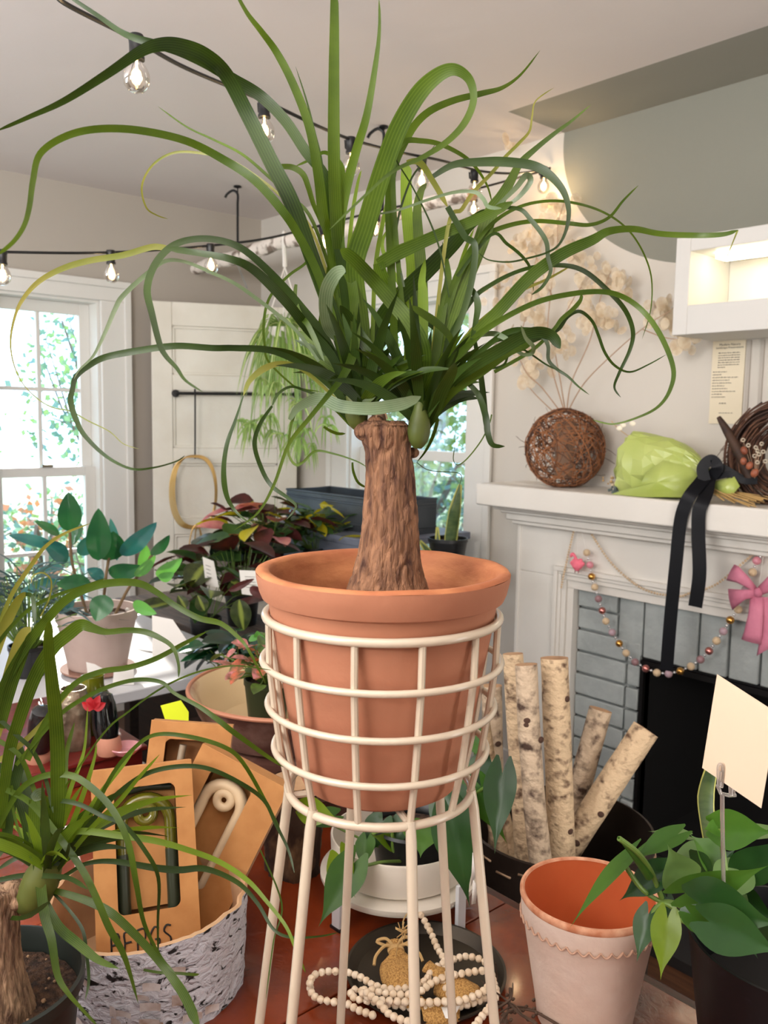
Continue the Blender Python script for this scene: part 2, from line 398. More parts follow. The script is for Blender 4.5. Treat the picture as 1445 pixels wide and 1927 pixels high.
m.bb(-1.80,-1.775,2.458,2.50,0,.85).bb(-.345,-.32,2.458,2.50,0,.85).bb(-1.80,-.32,2.458,2.50,.85,.885)
m.bb(FX0-.002,FX0+.012,2.444,2.47,0,1.059)
m.build('inner_moulding',whiteP,fp,bevel=.002)
brickM=mat('grey_painted_brick',(164,170,168),.65,col2=(148,154,152),scale=9,bump=.5,bscale=30)
m=M();random.seed(3)
bh=.0785
m.bb(-1.775,-1.515,2.507,YB,0,.85,1).bb(-.605,-.345,2.507,YB,0,.85,1).bb(-1.515,-.605,2.507,YB,.655,.85,1)
# vertical soldier course across the top
x=-1.775+.165
z=.0
zt=.85
nb=0
while z<zt-.02:
    z1=min(z+bh,zt)
    off=(nb%2)*.1
    for side in (0,1):
        # left and right jamb bricks
        xs=[-1.775,-1.515] if side==0 else [-.605,-.345]
        if z1>.66 and False: pass
        x0=xs[0]
        cuts=[xs[0],xs[0]+.205,xs[1]] if z<.66 else [xs[0],xs[0]+.165]
        if z>=.66 and side==1: cuts=[xs[1]-.165,xs[1]]
        for a,b in zip(cuts[:-1],cuts[1:]):
            if b-a>.02: m.bb(a+.004,b-.004,2.485+rnd(-.003,.003),2.52,z+.004,z1-.004)
    z=z1;nb+=1
x=-1.61
while x<-.52:
    x1=min(x+.098,-.51);m.bb(x+.004,x1-.004,2.485+rnd(-.003,.003),2.52,.66,.846);x=x1
m.build('brick_surround',[brickM,mat('brick_mortar',(156,161,159),.9)],fp,bevel=.004)
m=M();X0,X1=-1.515,-.605
m.bb(X0-.02,X0,2.5,3.0,0,.66).bb(X1,X1+.02,2.5,3.0,0,.66).bb(X0,X1,2.98,3.0,0,.66).bb(X0,X1,2.5,3.0,.648,.66).bb(X0,X1,2.5,3.0,-.02,.005)
m.build('firebox',mat('soot_black',(9,8,8),.95),fp)
m=M().bb(X0+.012,X1-.012,2.484,2.50,.632,.65).bb(X0,X0+.012,2.484,2.50,0,.65).bb(X1-.012,X1,2.484,2.50,0,.65)
m.build('firebox_frame',mat('dark_steel',(30,28,28),.5,metal=.6),fp)
m=M().bb(-1.9,-.2,2.0,2.45,0,.03);m.build('hearth',mat('dark_slate',(40,38,38),.6),fp)
# lit niche cabinet
nc=thing('lit_display_niche','white boxy wall niche with a warm light glowing inside, right above the mantel','shelf',(-.95,2.42,1.68))
X0,X1=-1.354,-.55
m=M().bb(X0,X0+.045,2.3,YB,1.683,1.957).bb(X1-.045,X1,2.3,YB,1.683,1.957).bb(X0+.045,X1-.045,2.3,YB,1.915,1.957).bb(X0+.045,X1-.045,2.3,YB,1.683,1.765).bb(X0+.045,X1-.045,2.53,YB,1.765,1.915)
m.build('cabinet_frame',mat('niche_paint',(205,203,198),.5),nc,bevel=.002)
m=M().bb(X0+.09,X1-.09,2.36,2.42,1.897,1.913);m.build('light_bar',mat('lamp_diffuser',(255,244,214),.5,emit=14,ecol=(255,240,205)),nc)
# note card on the wall
nt_=thing('instruction_card','tall narrow cream card with printed text taped on the wall below the niche','card',(-1.303,2.548,1.431))
m=M().bb(-1.356,-1.252,2.545,2.5485,1.431,1.690);m.build('card',mat('cream_card',(224,212,186),.7),nt_)
U,W,N=V((1,0,0)),V((0,0,1)),V((0,-1,0))
m=M();cx=-1.301
for txt,sz,z in (('Modern Nature',.0105,1.668),('Landscape Preservations',.0088,1.6595)):
    vs,fs=text_mesh(txt,sz,V((cx,2.5448,z)),U,W,N);m.add(vs,fs)
random.seed(5)
def scrib(z,x0,x1,s=.0026):
    x=x0
    while x<x1:
        l=rnd(.004,.011);e=min(x+l,x1)
        y=x
        while y<e: m.bb(y,min(y+.0011,e),2.5443,2.5450,z,z+s*rnd(.6,1.2)); y+=.0017
        x=e+.002
for i in range(7): scrib(1.645-i*.0072,-1.336,(-1.268 if i<6 else -1.312))
for i,w in enumerate((.045,.028,.082,.055,.062,.04,.05,.075,.034,.044)): scrib(1.588-i*.0085,-1.351,-1.351+w)
scrib(1.492,-1.325,-1.303,.003);scrib(1.463,-1.325,-1.28,.002)
m.build('printed_text',inkM,nt_,smooth=False)
# ================================================================ OLD DOOR leaning across the corner
A=V((-3.765,1.87,0));B=V((-3.475,2.495,0));U=(B-A).normalized();N=V((U.y,-U.x,0));W=UP
dw=(B-A).length;dh=1.955
od=thing('old_paneled_door','old white paneled wooden door standing across the room corner','door',tuple((A+B)/2))
doorP=mat('old_door_paint',(224,220,208),.5,col2=(214,208,194),scale=5,bump=.15,bscale=40)
m=M();st=.095;th=.035
m.frame(A,U,W,-N,st,dh,th).frame(A+U*(dw-st),U,W,-N,st,dh,th)
rails=[(0,.18)];pt=[.18]
tops=[(.18,.26)]
zr=[0.0,.20,.52,.60,.86,.935,1.20,1.275,1.545,1.62,1.845,1.955]
for a,b in zip(zr[0::2],zr[1::2]): 
    m.frame(A+U*st+W*a,U,W,-N,dw-2*st,b-a,th)
for a,b in zip(zr[1::2],zr[2::2]):
    m.frame(A+U*st+W*a-N*.014,U,W,-N,dw-2*st,b-a,.012)
m.build('door_leaf',doorP,od,bevel=.004)
m=M()
for a,b in zip(zr[1::2],zr[2::2]):
    o=A+U*st+W*a-N*.0
    for (du,dv,w_,h_) in ((0,0,dw-2*st,.012),(0,b-a-.012,dw-2*st,.012),(0,0,.012,b-a),(dw-2*st-.012,0,.012,b-a)):
        m.frame(o+U*du+W*dv-N*.006,U,W,-N,w_,h_,.008)
m.build('panel_moulding',doorP,od,bevel=.003)
# rail, rod, hoops on the door
def onplane(px,py,off):
    """ray hit with the door's front plane moved forward by off"""
    O=A+N*off;d=c2w(ray(px,py));k=(O-CAM).dot(N)/d.dot(N);return CAM+d*k
p0=onplane(331,740,.04);p1=onplane(560,742,.04)
rl=thing('hanging_rail','thin black metal rail mounted across the old white door','rail',tuple(p0))
M().tube([p0,p1],.0075,10).build('bar',blackM,rl)
for p_ in (p0,p1): M().tube([p_-N*.038,p_],.011,10).lathe([(0,0),(.018,0),(.018,.006),(0,.006)],p_-N*.038,16,rot=align(N)).build('bracket',blackM,rl)
q0=onplane(367,738,.05);q1=onplane(367,857,.05)
rd=M().tube(catmull([q0+N*.006+W*.004,q0+W*.014,q0-N*.020,q0-N*.016-W*.012],4),.004,8).tube([q0+N*.006+W*.004,q1],.004,8).tube(catmull([q1,q1-W*.012+N*.008,q1-W*.004+N*.018],4),.004,8)
tag(rd.build('hook_rod',blackM,loc=q0),'slim black hook rod hanging from the rail on the door','hook')
brass=mat('brushed_brass',(196,160,100),.3,metal=.85)
for k in range(4):
    tl=onplane(328-k*3.0,900,.055+k*.006);tr=onplane(408-k*1.0,900,.055+k*.006);top=onplane(367,857+k,.055+k*.006);bt=onplane(375-k*4,990+k*1.5,.055+k*.006)
    wv=tr-tl;cx=(tl+tr)/2;pts=[]
    for i in range(48):
        a=2*math.pi*i/48;ca,sa=math.cos(a),math.sin(a)
        e=.72
        x=math.copysign(abs(ca)**e,ca)*.5*wv.length;zz=(top.z+bt.z)/2+math.copysign(abs(sa)**.95,sa)*(top.z-bt.z)/2
        pts.append(V((cx.x,cx.y,0))+wv.normalized()*x+W*zz)
    tag(M().tube(pts,.0035,8,closed=True).build('brass_hoop',brass,loc=pts[12]),'thin oval brass hoop hanging from the hook rod on the white door','hoop','brass hoops hanging on the old door')
for k in range(2):
    top=onplane(369+k*3,988,.09);pts=[]
    for i in range(32):
        a=2*math.pi*i/32;pts.append(V((top.x,top.y,0))+U*math.cos(a)*(.036-.018*k)+W*(top.z-.17+math.sin(a)*.17)+N*.006*k)
    tag(M().tube(pts,.003,8,closed=True).build('brass_hoop',brass,loc=pts[8]),'narrow brass hoop linked below the oval hoops on the white door','hoop','narrow brass hoops hanging below the oval ones')
# ================================================================ TABLES
TZ=.75
tblM=mat('reddish_brown_leather_top',(142,58,24),.24,col2=(74,24,11),scale=5,detail=8,dist=1.2,bump=.12,bscale=40,lo=.3,hi=.72,coat=.25)
tblE=mat('dark_mahogany',(70,26,16),.35,col2=(48,16,10),scale=10,stretch=(1,8,8))
mt=thing('display_table','large reddish-brown display table with seams, carrying the pots and birch planter','table',(-.8,.25,0))
m=M();m.bb(-1.9,-1.3212,-.35,.722,TZ-.018,TZ).bb(-1.3188,-1.112,-.35,.722,TZ-.018,TZ).bb(-1.112,-.7462,-.35,.902,TZ-.018,TZ).bb(-.7438,-.1712,-.35,.902,TZ-.018,TZ).bb(-.1688,.35,-.35,.902,TZ-.018,TZ)
m.build('tabletop',tblM,mt,bevel=.0015)
m=M().bb(-1.112,.37,.902,.922,TZ-.05,TZ-.004).bb(-1.92,-1.113,.722,.740,TZ-.05,TZ-.004).bb(-1.92,.37,-.37,-.35,TZ-.05,TZ-.004).bb(-1.92,-1.9,-.35,.722,TZ-.05,TZ-.004).bb(.35,.37,-.35,.902,TZ-.05,TZ-.004).bb(-1.9,.35,-.35,.72,TZ-.05,TZ-.018).bb(-1.10,.35,.72,.902,TZ-.05,TZ-.018)
m.build('table_edge',tblE,mt,bevel=.004)
for x,y in ((-1.85,-.30),(-1.85,.67),(.30,-.30),(.30,.85),(-1.06,.85)): M().bb(x-.035,x+.035,y-.035,y+.035,0,TZ-.05).build('leg',tblE,mt,bevel=.004)
# tiered plant bench by the back window (steps rise toward the window)
woodG=mat('weathered_bench_boards',(120,104,92),.6,col2=(86,74,66),scale=6,stretch=(1,10,10),bump=.3,bscale=20)
greyB=mat('blue_grey_painted_board',(112,118,132),.55,col2=(96,102,116),scale=6)
darkW=mat('dark_walnut_boards',(52,38,32),.5,col2=(34,26,24),scale=8,stretch=(1,8,8))
tb=thing('tiered_plant_bench','stepped wooden plant bench in front of the back window','bench',(-2.8,2.0,0))
for nm,z,y0,y1,mm_ in (('upper_step',1.0,1.95,2.44,greyB),('middle_step',.85,1.69,1.95,woodG),('lower_step',.72,1.40,1.69,woodG)):
    x0=-3.15 if nm[0]!='u' else -3.02
    M().bb(x0,-2.25,y0,y1,z-.028,z).build(nm,mm_,tb,bevel=.003)
M().bb(-3.02,-2.25,1.952,1.966,.85,.972).build('riser',greyB,tb)
for x in (-3.12,-2.32):
    for y,z in ((1.44,.692),(1.73,.822),(2.40,.972)): M().bb(x,x+.05,y-.025,y+.025,0,z).build('leg',darkW,tb,bevel=.003)
# white side table near the left window
wt=thing('white_display_table','white topped table under the potted rubber plant by the left window','table',(-2.45,.7,0))
M().bb(-3.0,-1.93,.05,1.28,.732,.76).build('tabletop',mat('white_tabletop',(214,216,220),.35),wt,bevel=.003)
for x in (-2.95,-1.98):
    for y in (.1,1.23): M().bb(x-.025,x+.025,y-.025,y+.025,0,.732).build('leg',whiteP,wt,bevel=.003)
# dark lower shelf unit between (holds dark plants)
dk=thing('dark_low_cabinet','dark low cabinet behind the rusty bowl, crowded with foliage plants','cabinet',(-2.1,1.15,0))
M().bb(-2.75,-1.5,1.30,1.385,0,.70).bb(-1.92,-1.25,1.0,1.295,0,.66).build('body',darkW,dk,bevel=.003)
# red riser box on the table
rb=M().bb(-1.89,-1.495,.25,.715,TZ,.79).bb(-1.895,-1.488,.245,.722,.79,.80)
redM=mat('red_lacquered_wood',(118,30,26),.35,col2=(90,20,18),scale=8,stretch=(8,1,8),coat=.3)
tag(rb.build('wooden_riser',redM,loc=(-1.7,.48,TZ),bevel=.003),'low dark red wooden riser holding jars at the left of the table','riser')
# ================================================================ MAIN STAND, POT, PALM
K=.74; SX=P(721,1075,K); SC=V((SX.x,SX.y,0)); RS=K/.79
toc=(V((0,0,0))-SC);toc.z=0;toc.normalize(); A0=math.atan2(toc.y,toc.x)
def sz(z): return CZ-(CZ-z)*RS        # heights scale about eye level
st=thing('wire_plant_stand','tall cream wire plant stand with grid basket and six splayed legs on the display table','plant stand',(SC.x,SC.y,TZ))
wireM=mat('cream_enamel_wire',(206,192,170),.26,coat=.4)
zt,zb=sz(1.249),sz(1.082)
RR=[.1085*RS,.1075*RS,.1025*RS,.0965*RS,.0872*RS];zz=[zt+(zb-zt)*i/4 for i in range(5)]
def circ(r,z,n=72): return [V((SC.x+r*math.cos(6.28318530718*i/n),SC.y+r*math.sin(6.28318530718*i/n),z)) for i in range(n)]
for i in range(5):
    M().tube(circ(RR[i]+(.0035 if 0<i<4 else 0),zz[i]),.0038 if i in(0,4) else .0030,10,closed=True).build('ring',wireM,st)
def dirA(deg): a=A0+math.radians(deg);return V((math.cos(a),math.sin(a),0))
for k in range(12):
    d=dirA(-12+30*k)
    M().tube([SC+d*(RR[i]-.001)+W*zz[i] for i in range(5)],.0030,8).build('upright',wireM,st)
for k in range(6):
    d=dirA(18+60*k)
    M().tube([SC+d*RR[4]+W*(zb+.004),SC+d*(RR[4]+.003)+W*(zb-.012),SC+d*.126+W*TZ],[.0042,.0046,.0046],12).build('leg',wireM,st)
# shelf cross inside bottom ring to carry the pot
M().tube([SC+dirA(18)*RR[4]+W*zb,SC+dirA(198)*RR[4]+W*zb],.003,8).tube([SC+dirA(108)*RR[4]+W*zb,SC+dirA(288)*RR[4]+W*zb],.003,8).build('base_cross',wireM,st)
terra=mat('terracotta_clay',(182,124,94),.8,col2=(164,104,76),scale=7,detail=6,bump=.18,bscale=35,lo=.25,hi=.75)
terraR=mat('terracotta_orange_rim',(198,130,84),.72,col2=(166,98,62),scale=22,stretch=(1,1,2),bump=.2,bscale=40)  # rim clay, more orange than the body
pt=thing('terracotta_pot','large round terracotta pot with thick rim, held in the cream wire stand','pot',(SC.x,SC.y,zb+.003))
zr=sz(1.293);R=.1176*RS;q=RS
b0=sz(1.086)
m=M().lathe([(.02,b0+.001),(.066*q,b0),(.073*q,b0+.004),(.079*q,b0+.016),(.0945*q,zt-.05),(.1035*q,zt-.004),(.1055*q,zr-.032*q),(.1065*q,zr-.0285*q),(.112*q,zr-.026*q),(.1145*q,zr-.020*q),(.1172*q,zr-.008*q),(.1176*q,zr-.003*q)],(SC.x,SC.y,0),96)
m.build('body',terra,pt,angle=25)
m=M().lathe([(.1176*q,zr-.003*q),(.1160*q,zr-.0006*q),(.112*q,zr),(.1068*q,zr-.001*q),(.1048*q,zr-.004*q),(.1035*q,zr-.012*q),(.100*q,zr-.03*q),(.096*q,zr-.06*q)],(SC.x,SC.y,0),96)
m.disp(lambda v:v+V((0,0,.0012*noise.noise(v*25))))
m.build('rim',terraR,pt,angle=60)
so=M().lathe([(0,zr-.036*q),(.05,zr-.037*q),(.0985*q,zr-.040*q),(.0985*q,zr-.06*q)],(SC.x,SC.y,0),64)
so.disp(lambda v:v+V((0,0,.002*noise.noise(v*60)))).build('soil',soilM,pt)
# palm trunk
def pw(px,py,off=0): return P(px,py,K+off)
bark=mat('palm_bark',(150,108,78),.85,col2=(66,36,24),scale=150,stretch=(1,1,.2),detail=5,dist=.5,bump=.8,bscale=240,lo=.40,hi=.70)
def barkf(p):
    w1=noise.noise(V((p.x*40,p.y*40,p.z*30)))*.006
    a=1-abs(noise.noise(V(((p.x+w1)*150,(p.y+w1)*150,p.z*34))))*2.2
    b=1-abs(noise.noise(V(((p.x+w1)*330+7,(p.y-w1)*330,p.z*80))))*2
    c_=noise.noise(V((p.x*60,p.y*60,p.z*18)))
    return -.0016*max(0,a-.45)/.55-.0007*max(0,b-.4)+c_*.0010
pl=thing('ponytail_palm','large ponytail palm with two leafy crowns on a thick cut trunk in the terracotta pot','plant',tuple(SC+W*(zr-.036*q)))
prof=[(1140,728,84),(1105,729,78),(1080,730,70),(1050,732,62),(1020,734,57),(980,735,54),(940,735,50),(900,735,47),(870,733,45),(850,731,44),(835,728,46),(822,726,48),(812,724,50),(800,722,47)]
m=M();n=130;vs=[];fs=[]
Zs=[]
pf=[V(x) for x in prof];pf=catmull(pf,10)
for (py,px,hw) in pf:
    c=pw(px,py);r=hw/1620*K
    for j in range(n):
        a=6.28318*j/n;d=V((math.cos(a),math.sin(a),0))
        p=c+d*r
        f=barkf(p)
        vs.append(p+d*f)
k=len(pf)
for i in range(k-1):
    for j in range(n): fs.append((i*n+j,i*n+(j+1)%n,(i+1)*n+(j+1)%n,(i+1)*n+j))
m.add(vs,fs)
# cut top, hollow and dark
c=pw(722,800);r=47/1620*K
m.lathe([(r,c.z),(r*.8,c.z+.004),(r*.72,c.z-.002),(r*.4,c.z-.008),(0,c.z-.010)],(c.x,c.y,0),36)
# callus lumps under both crowns
for (px,py,rr,o) in ((690,812,.011,-.004),(776,852,.006,.004),(708,796,.008,-.008)):
    m.ell(pw(px,py,o),(rr,rr,rr*.8),seg=14,rings=10)
m.build('trunk',bark,pl,angle=180)
m=M().tube([pw(712,805,.004),pw(713,785,.004),pw(714,768,.004)],[.007,.0065,.006],12)
m.tube(catmull([pw(707,792,-.012),pw(712,772,-.016),pw(724,776,-.016),pw(728,788,-.014)],5),.0008,6)
m.build('cut_stub',mat('pale_cut_stub',(196,160,130),.7,col2=(120,84,60),scale=60),pl)
# crown bases (swollen green leaf sheaths)
for (px,py,dx,dy,o) in ((676,790,-14,-62,0),(786,824,6,-70,-.012)):
    m=M();a=pw(px,py+20,o);b=pw(px+dx,py+dy,o);pts=[a,a.lerp(b,.2),a.lerp(b,.45),a.lerp(b,.75),b]
    m.tube(catmull(pts,4),[.003,.008,.0098,.009,.006,.004],18);m.build('crown_base',mat('sheath_green',(96,104,44),.5,col2=(70,88,34),scale=20,stretch=(1,1,.3),trans=.15),pl)
LV=[ # mat, widths px, roll, depth offset at tip, depth exponent base, points
(1,[26,28,28,26,22,17],12,-.02,(668,760),(655,640),(640,500),(632,400),(628,290),(628,150),(629,40),(629,-20)),
(0,[24,32,34,32,30,28,26,20,15,10,5],[15,0,-10,-30],-.10,(672,780),(640,640),(585,480),(549,382),(514,312),(467,218),(425,140),(385,103),(340,86),(300,84),(262,98),(200,140),(120,190),(50,222),(-10,248)),
(0,[20,22,22,24,20,12,6],[20,-15],-.06,(678,770),(655,600),(632,430),(615,340),(575,285),(538,229),(492,182),(440,150),(390,120),(340,97),(290,82),(235,64),(185,30),(110,-20)),
(1,[18,22,24,20,18,12,6],18,-.04,(680,760),(645,600),(620,450),(608,406),(599,330),(582,240),(552,160),(521,100),(492,60),(465,25),(440,-20)),
(0,[5,6,5,2],10,.02,(640,560),(612,370),(604,300),(592,250),(577,190),(556,125)),
(1,[14,20,20,16,8,3],-12,-.03,(690,740),(660,560),(640,460),(646,382),(669,288),(690,217),(708,112),(714,50),(713,-5)),
(1,[24,34,42,40,38,34,26,18,14,14,12,8,6,4],[10,0,-10,20,40],-.12,(700,760),(680,600),(668,500),(690,420),(717,330),(748,245),(785,180),(822,143),(855,131),(883,150),(891,188),(875,230),(842,266),(795,296),(740,322),(690,365),(620,432)),
(1,[16,20,18,16,14,8,3],14,.12,(745,700),(735,480),(735,340),(765,260),(800,215),(850,190),(905,176),(945,165),(980,140),(1016,95)),
(1,[16,18,18,15,13,11,8,6],[10,-20],-.16,(668,780),(640,650),(600,520),(560,440),(530,395),(480,340),(420,300),(350,265),(260,245),(180,243),(120,258),(75,290),(62,340),(55,390),(45,425),(25,455),(-5,480)),
(3,[7,6,6,5,4,2],0,.06,(640,600),(590,440),(545,385),(500,345),(440,305),(390,290),(330,287),(288,310),(267,350),(275,390),(295,405),(316,412)),
(1,[8,8,7,5,3],10,.08,(650,600),(590,420),(545,370),(505,332),(455,290),(400,262),(350,238),(297,200)),
(0,[14,18,16,14,14,16,15,12,9,6,3],[0,30,-20],-.14,(662,790),(625,660),(560,570),(500,505),(450,465),(398,450),(349,453),(315,470),(289,503),(277,545),(286,590),(300,646),(312,670),(332,692),(349,716),(382,738)),
(0,[14,20,22,20,15,12,13],[0,20],-.10,(660,780),(630,680),(580,620),(540,570),(480,510),(432,487),(365,475),(312,467)),
(3,[13,13,13,10,6,3,2,3,3,2,1.5],[10,0],-.05,(312,467),(285,465),(232,480),(166,491),(116,506),(73,530),(43,563),(28,596),(20,640),(25,682),(43,722),(73,752),(100,767),(133,774),(166,792),(206,812),(232,835),(262,845)),
(4,[6,8,8,7,7,9,10,8,4,2],0,-.08,(600,680),(560,625),(520,590),(480,560),(441,533),(398,513),(349,493),(312,491),(279,513),(232,556),(216,583),(199,623),(176,669),(149,696),(139,714)),
(0,[14,18,15,13,13,14,12,10,12,9,5,3,2],[0,20],-.14,(668,800),(640,745),(600,705),(560,680),(508,659),(440,655),(400,655),(332,651),(266,659),(199,672),(166,689),(143,709),(136,735),(133,756),(143,789),(159,819),(199,858),(246,882),(289,880),(332,868),(348,857)),
(3,[6,8,9,11,16,12,6],[10,40],-.07,(650,770),(600,720),(559,690),(528,684),(497,694),(470,717),(458,745)),
(0,[5,9,12,12,14,10,5,2],[60,0],-.03,(458,745),(443,791),(427,837),(421,888),(427,934),(446,965),(478,990)),
(0,[10,7,6,7,9],[10,50],-.06,(655,790),(620,755),(574,735),(547,728),(524,741),(512,764)),
(0,[5,9,10,10,10,8,6,3],[0,30],-.02,(512,764),(489,799),(479,837),(493,884),(512,915),(543,938),(557,954),(539,978)),
(1,[9,9,8,7,5,6,6,5,3,2],[20,-20],-.04,(660,800),(625,765),(590,748),(568,760),(552,785),(545,818),(543,853),(555,874),(570,870),(594,849),(632,855),(671,868),(690,879)),
(4,[16,26,30,30,26],[0,-30],-.08,(640,640),(620,620),(613,585),(616,545),(632,517),(650,512)),
(1,[20,22,22,22,20,17,12,10,9,7,6,4,2],[-20,0],-.10,(650,508),(661,530),(667,580),(668,640),(660,678),(640,715),(617,744),(582,787),(543,837),(516,911),(485,965),(440,998)),
(4,[8,18,26,28,26,26,24,12],[0,15],-.09,(545,790),(560,768),(590,752),(612,752),(640,764),(690,769),(730,765),(762,758),(792,746)),
(1,[26,34,34,32,28,22],[0,10],-.06,(784,790),(790,735),(797,680),(790,640),(765,600),(735,565),(700,525),(665,488),(640,470)),
(0,[20,28,30,26,22],[10,0],-.05,(778,790),(768,745),(737,702),(702,667),(667,617),(640,575)),
(1,[24,30,34,34,26,18,12,8,3],[0,-20],.06,(800,790),(825,700),(850,600),(879,519),(904,457),(924,400),(944,370),(961,340),(979,307),(1010,278),(1045,250),(1075,228),(1112,197)),
(2,[24,28,28,28,28,26],5,.14,(770,780),(772,620),(776,519),(772,469),(765,394),(764,335),(766,308)),
(1,[22,26,26,22,18,8],-8,.12,(790,760),(795,600),(792,507),(787,444),(785,394),(792,360),(803,345)),
(0,[26,36,38,38,32,22],10,.02,(690,770),(700,680),(715,610),(742,569),(780,530),(805,507),(854,457),(885,420),(930,392)),
(1,[26,30,26,24,22,18],[10,-10],.0,(712,498),(745,478),(780,462),(830,440),(880,420),(920,403),(965,380)),
(1,[24,26,26,22],[5,20],.03,(712,495),(722,525),(742,556),(765,600),(785,680),(786,760)),
(0,[10,16,20,19,17,12,8,5,4,4,3,2],[-20,20],-.05,(815,332),(854,310),(904,305),(954,305),(1004,312),(1035,330),(1060,360),(1070,395),(1066,430),(1052,460),(1030,475),(997,485),(958,493),(919,489),(900,475)),
(3,[10,14,12,12],[10,0],.0,(765,306),(790,306),(817,345),(842,389)),
(0,[12,14,14,14,10],0,.0,(842,389),(874,444),(894,467),(880,560),(830,700),(800,780)),
(1,[10,12,12,11,9,6,3],8,.10,(770,700),(745,450),(740,310),(760,268),(792,265),(830,272),(874,295),(899,320),(917,350),(926,382)),
(1,[24,26,26,26,26,24,18,14,12,12,10,6],[0,-10],-.02,(792,800),(835,700),(880,645),(939,584),(997,522),(1056,479),(1114,452),(1146,435),(1193,431),(1243,440),(1310,443),(1361,441),(1389,433)),
(3,[4,2,1.5],0,-.02,(1388,433),(1376,463),(1363,496)),
(1,[14,14,12,10,9,9,8,6,3],0,.08,(800,740),(845,560),(880,480),(911,444),(958,424),(1009,416),(1067,420),(1110,423),(1146,409),(1173,377),(1201,349)),
(1,[12,10,9,7,6,5,4,4,3,2],0,.10,(800,760),(850,560),(890,470),(927,420),(978,389),(1036,378),(1095,385),(1146,405),(1185,436),(1212,479),(1226,526),(1224,585),(1208,638)),
(0,[12,12,10,8,10,11,11,10,8,6,3],0,.06,(790,790),(820,690),(880,575),(927,534),(989,506),(1052,499),(1099,510),(1146,549),(1177,585),(1191,624),(1185,659),(1165,702),(1156,729),(1168,748)),
(1,[16,16,12,11,11,11,11,9,6,4,3],[0,20],-.08,(795,800),(840,700),(890,640),(939,604),(1009,569),(1075,553),(1134,549),(1177,561),(1216,592),(1247,639),(1267,694),(1261,733),(1240,764),(1204,784),(1154,798),(1115,790)),
(0,[8,8,9,8,7,7,6,4,2],10,.02,(900,670),(980,650),(1030,630),(1052,618),(1068,596),(1091,586),(1114,604),(1126,631),(1138,663),(1157,688),(1185,700),(1220,686),(1254,667)),
(0,[18,26,28,26,24,20],[0,25],-.08,(800,810),(840,730),(880,694),(939,659),(997,628),(1036,630),(1054,656)),
(0,[8,10,11,14,14,12,6],[0,20],-.06,(840,740),(862,712),(885,725),(903,749),(915,788),(918,815),(927,837),(950,840)),
(0,[8,12,13,13,10],0,.0,(893,640),(903,694),(909,741),(914,790),(920,825)),
(0,[8,13,15,12,6],[20,-20],.0,(880,535),(893,553),(899,575),(895,605),(885,650)),
(0,[12,10,8,7,5,2],0,-.06,(930,640),(985,628),(1018,632),(1031,650),(1032,677),(1047,694),(1068,708),(1088,727),(1109,743)),
(0,[18,26,28,22,14],10,-.05,(790,815),(815,780),(830,740),(848,705),(855,683)),
(1,[6,10,12,16,18,16,10],[10,30],-.07,(857,700),(853,660),(845,632),(820,607),(795,590),(772,576)),
(2,[18,22,22,16,8],0,-.01,(790,790),(795,680),(796,561),(794,528),(800,488)),
(1,[16,20,20,16,10,5],0,.02,(800,800),(818,680),(833,577),(843,528),(840,490),(832,455)),
(2,[12,12,10,6],10,.04,(805,790),(830,650),(850,560),(872,480),(892,430)),
(1,[9,9,10,12,13,9,5,2],[20,0],.0,(600,620),(622,470),(605,420),(590,385),(580,352),(570,328),(550,315),(520,312),(502,300),(494,272),(497,245)),
(1,[16,18,16,10,6,4],[10,0],-.01,(655,680),(630,480),(640,400),(643,350),(641,310),(612,287),(585,300),(556,313)),
(4,[3,5,6,7,9,8,6],0,-.05,(680,407),(742,397),(805,376),(854,362),(892,361),(909,374),(919,389),(944,392)),
(0,[7,9,10,10,9,8,7,5],0,-.03,(944,390),(979,394),(999,414),(1019,439),(1029,459),(1031,484),(1036,511),(1021,539),(1000,555)),
(4,[6,10,14,12,6],[0,30],.02,(930,392),(952,372),(972,352),(990,330),(998,342),(975,372),(945,392)),
(3,[8,9,8,7,4,2],0,.05,(810,700),(842,432),(869,394),(892,360),(924,327),(949,297),(976,270),(996,247),(1001,220),(1008,190),(1042,165)),
(0,[7,7,7,6,3],0,.04,(860,520),(924,442),(954,459),(984,484),(999,509),(1004,548)),
(0,[10,13,12,10,7],[0,30],-.05,(880,680),(949,628),(993,621),(1022,628),(1050,650)),
(1,[8,8,9,10,5],0,.0,(930,700),(1000,660),(1041,621),(1057,600),(1078,582),(1092,565),(1094,552)),
(0,[4,4,5,5,4,3],0,-.04,(880,690),(910,688),(928,693),(949,685),(957,667),(972,658),(989,660),(1026,685),(1050,697)),
(4,[10,12,9,7,8,9,5],[0,30],-.08,(905,630),(930,628),(953,638),(968,656),(985,667),(1001,665),(1003,652),(989,636),(980,612)),
(1,[5,6,6,6,5,4,3],0,.02,(590,470),(574,496),(545,517),(515,548),(501,577),(496,616),(498,648),(505,680),(545,720),(565,731),(603,737)),
(1,[6,12,12,12],[0,20],-.04,(557,535),(555,565),(565,594),(582,616),(610,680)),
(1,[7,8,8,5,2],0,.04,(800,800),(822,788),(815,820),(800,850),(784,870)),
(1,[3,3,3,2,2],0,-.02,(925,780),(920,800),(905,830),(880,862),(862,875),(853,865),(856,838)),
(0,[2,2,2,2],0,-.02,(784,870),(800,882),(820,887),(855,889),(868,895),(865,912),(850,960)),
(1,[4,6,6,5],0,.03,(663,870),(665,888),(674,908),(690,918)),
(1,[5,7,7,5],0,.02,(609,803),(622,811),(636,816),(650,816)),
(2,[8,10,8,4],0,.08,(700,700),(705,520),(720,420),(735,350),(738,320)),
(2,[10,12,8,4],0,.10,(690,700),(680,520),(690,400),(705,340),(722,290)),
(2,[8,10,8,4],0,.07,(690,720),(655,560),(660,430),(672,350),(680,320)),
